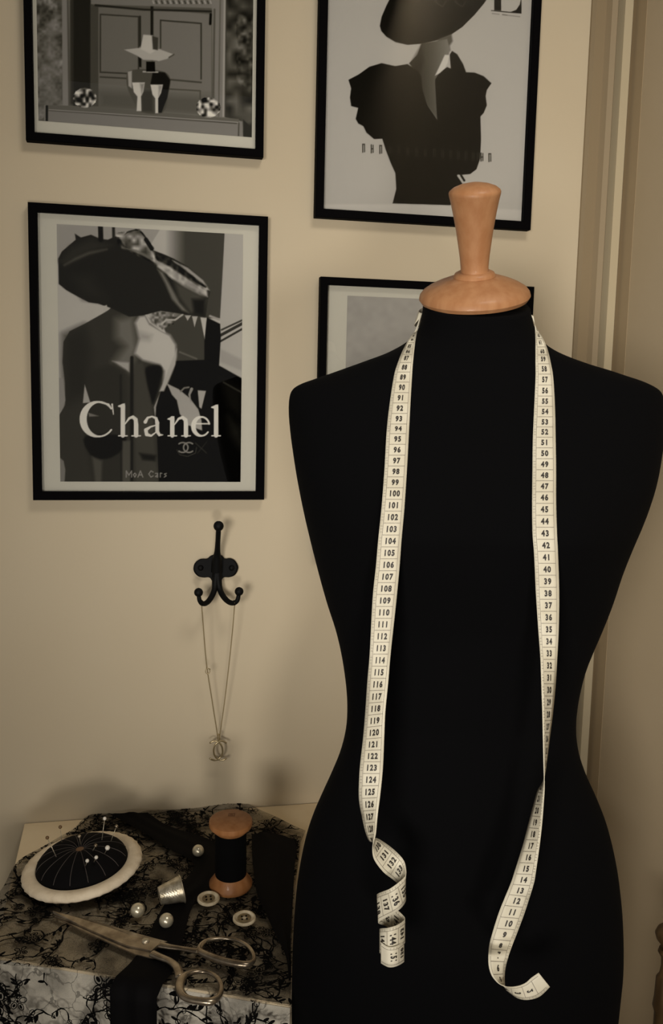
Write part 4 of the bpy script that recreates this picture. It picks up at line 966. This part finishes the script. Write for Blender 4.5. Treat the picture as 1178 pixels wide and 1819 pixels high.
def handle(name, shank, loop, ws, wl, h=.014):
    bm = bmesh.new(); S_ = [q6(*p, h) for p in shank]; S2 = catmull([(*a, w) for a, w in zip(S_, ws)], 6)
    add_tube(bm, [s[:3] for s in S2], [s[3] for s in S2], 12, False, ((0, 0, 1), .62))
    L2 = catmull([(*q6(*p, h), w) for p, w in zip(loop, wl)], 6, True)
    add_tube(bm, [s[:3] for s in L2], [s[3] for s in L2], 12, True, ((0, 0, 1), .85))
    return from_bm(name, bm, M_steel, SCE, True)
handle('handle', [(600, 290), (650, 300), (710, 308), (770, 318), (800, 322)], [(808, 318), (830, 278), (880, 260), (950, 256), (1010, 268), (1065, 300), (1092, 345), (1085, 378), (1050, 392), (990, 386), (920, 370), (850, 345)],
       [.0052, .0040, .0034, .0038, .0046], [.0040, .0030, .0026, .0022, .0022, .0022, .0024, .0030, .0040, .0044, .0046, .0046])
handle('handle', [(560, 335), (600, 352), (650, 372), (685, 400), (700, 430), (705, 460)], [(708, 480), (735, 448), (790, 430), (850, 432), (900, 460), (922, 505), (912, 555), (870, 585), (800, 582), (735, 565), (706, 525)],
       [.0050, .0044, .0040, .0046, .0052, .0052], [.0050, .0036, .0030, .0026, .0026, .0026, .0030, .0044, .0040, .0040, .0046])

# ------------------------------------------------------------------ wall hook
hk = lambda cx_, cyy, d: on_y(320+cx_/9.062, 910+cyy/9.062, YB-d)
KE = empty('wall_hook', tuple(hk(590, 900, 0)), 'black iron double coat hook on the wall below the lettered print', 'hook')
bm = bmesh.new(); out = [(600, 668), (680, 700), (720, 745), (800, 738), (880, 775), (932, 860), (930, 930), (880, 1010), (800, 1045), (700, 1050), (660, 1110), (590, 1160), (520, 1110), (470, 1050), (380, 1052), (290, 1030), (225, 960), (215, 880), (250, 800), (330, 750), (430, 745), (500, 695)]
oo = catmull(out, 4, True); f0 = [bm.verts.new(tuple(hk(p[0], p[1], .0003))) for p in oo]; f1 = [bm.verts.new(tuple(hk(p[0], p[1], .004))) for p in oo]
cc = np.array([580., 880.]); f2 = [bm.verts.new(tuple(hk(*(cc+(p-cc)*.93), .0055))) for p in oo]; n = len(oo)
for a, b in ((f0, f1), (f1, f2)):
    for i in range(n): bm.faces.new((a[i], a[(i+1) % n], b[(i+1) % n], b[i]))
bm.faces.new(f2); bm.faces.new(f0[::-1]); from_bm('backplate', bm, M_iron, KE, False)
for x_ in (330, 830): ball('screw_head', hk(x_, 895, .0055), .0042, M_iron, KE, 16)
u9 = 1.4/FPX/9.062
def prong(name, pts, ws):
    Q = catmull([(*hk(*p), w*u9*.6) for p, w in zip(pts, ws)], 8); bm = bmesh.new(); add_tube(bm, [q[:3] for q in Q], [q[3] for q in Q], 14)
    return from_bm(name, bm, M_iron, KE, True)
prong('top_prong', [(590, 950, .008), (592, 780, .014), (600, 640, .022), (608, 480, .034), (616, 330, .044), (620, 240, .048)], [150, 130, 80, 66, 66, 62])
ball('ball_tip', hk(620, 222, .049), 78*u9, M_iron, KE)
prong('lower_prong', [(600, 900, .009), (575, 1080, .012), (555, 1240, .016), (500, 1370, .026), (430, 1455, .036), (360, 1470, .044), (315, 1420, .048), (300, 1330, .049)], [110, 100, 78, 74, 70, 64, 58, 52])
prong('lower_prong', [(600, 900, .009), (610, 1080, .012), (640, 1240, .016), (700, 1360, .026), (780, 1440, .036), (860, 1462, .044), (920, 1420, .048), (945, 1320, .049)], [110, 100, 78, 74, 70, 64, 58, 52])
ball('ball_tip', hk(297, 1290, .049), 68*u9, M_iron, KE); ball('ball_tip', hk(950, 1275, .049), 68*u9, M_iron, KE)

# ------------------------------------------------------------------ necklace
NE = empty('necklace', tuple(on_y(388, 1310, YB-.03)), 'fine gold chain necklace with openwork pendant hanging from the hook', 'necklace')
nk = lambda px1, py1, d: on_y(px1, py1, YB-d)
cl = [(386.5, 1306, .020), (377, 1246, .026), (367, 1180, .033), (361, 1110, .040), (358.5, 1078, .0435), (357.8, 1071, .0485), (358.6, 1066.5, .042), (362, 1071, .037)]
cr = [(390.5, 1306, .020), (399, 1246, .026), (408, 1170, .033), (414, 1110, .040), (416.5, 1078, .0435), (417.2, 1071, .0485), (416.4, 1066.5, .042), (412, 1071, .037)]
def chain_pts(c): return [nk(*p) for p in c]
def links(bm, pts, pitch=.0021):
    P = np.array(catmull(pts, 10)); s = np.concatenate([[0], np.cumsum(np.linalg.norm(np.diff(P, axis=0), axis=1))]); k = 0; q = 0
    while q < s[-1]:
        c = np.array([np.interp(q, s, P[:, i]) for i in range(3)]); c2 = np.array([np.interp(min(q+.001, s[-1]), s, P[:, i]) for i in range(3)]); t = c2-c
        if np.linalg.norm(t) < 1e-9: break
        t /= np.linalg.norm(t); n = np.cross(t, [0, 1, 0]); n /= np.linalg.norm(n)+1e-9; b = np.cross(t, n); w = n*.8+b*.6 if k % 2 else b*.8-n*.6
        add_tube(bm, [tuple(c+t*.0014*math.cos(a)+w*.0008*math.sin(a)) for a in np.linspace(0, 2*math.pi, 9)[:-1]], .00032, 5, True); q += pitch; k += 1
bm = bmesh.new(); links(bm, chain_pts(cl)); links(bm, chain_pts(cr)); tail = [nk(362, 1071, .037), nk(376, 1092, .030), nk(388, 1098, .022), nk(400, 1092, .030), nk(412, 1071, .037)]
from_bm('chain', bm, M_chain, NE, True)
bm = bmesh.new(); add_tube(bm, [tuple(nk(369+4.0*math.cos(a), 1192+5*math.sin(a), .0325)) for a in np.linspace(0, 2*math.pi, 13)[:-1]], .0006, 6, True)
add_tube(bm, [tuple(nk(366, 1186, .0325)), tuple(nk(374, 1189, .0325))], .0007, 6); from_bm('clasp', bm, M_pend, NE, True)
bm = bmesh.new(); add_tube(bm, [tuple(nk(388.5+1.8*math.cos(a), 1310+6*math.sin(a), .0195)) for a in np.linspace(0, 2*math.pi, 13)[:-1]], .0009, 6, True)
from_bm('bail', bm, M_chain, NE, True)
for sg in (-1, 1):
    bm = bmesh.new(); a_ = np.radians(np.linspace(-128, 128, 26) if sg < 0 else np.linspace(52, 308, 26))
    add_tube(bm, [tuple(nk(387.5+sg*6+14*math.cos(a), 1333.5+17*math.sin(a), .0190+.0009*sg*math.sin(a*2))) for a in a_], .0013, 8)
    from_bm('pendant_arc', bm, M_pend, NE, True)

# ------------------------------------------------------------------ turned post at the right edge
pp = at_t(1190, 1660, 1.13); 
QE = empty('turned_post', (pp[0], pp[1], 0), 'dark turned wooden post with round finial at the right edge', 'post')
zf = pp[2]; uu = 1.13/FPX; Mf = Matrix.Translation((pp[0], pp[1], zf))
lathe('finial', [(0, 20*uu), (12*uu, 18*uu), (21*uu, 10*uu), (25*uu, 0), (22*uu, -10*uu), (14*uu, -20*uu), (11*uu, -26*uu), (0, -26*uu)], M_dwood, QE, Mf, 32)
lathe('post_shaft', [(0, -26*uu), (16*uu, -27*uu), (18*uu, -34*uu), (12*uu, -44*uu), (11*uu, -60*uu), (13*uu, -76*uu), (18*uu, -84*uu), (19*uu, -120*uu), (21*uu, -138*uu), (17*uu, -150*uu), (17*uu, -zf), (0, -zf)], M_dwood, QE, Mf, 32)
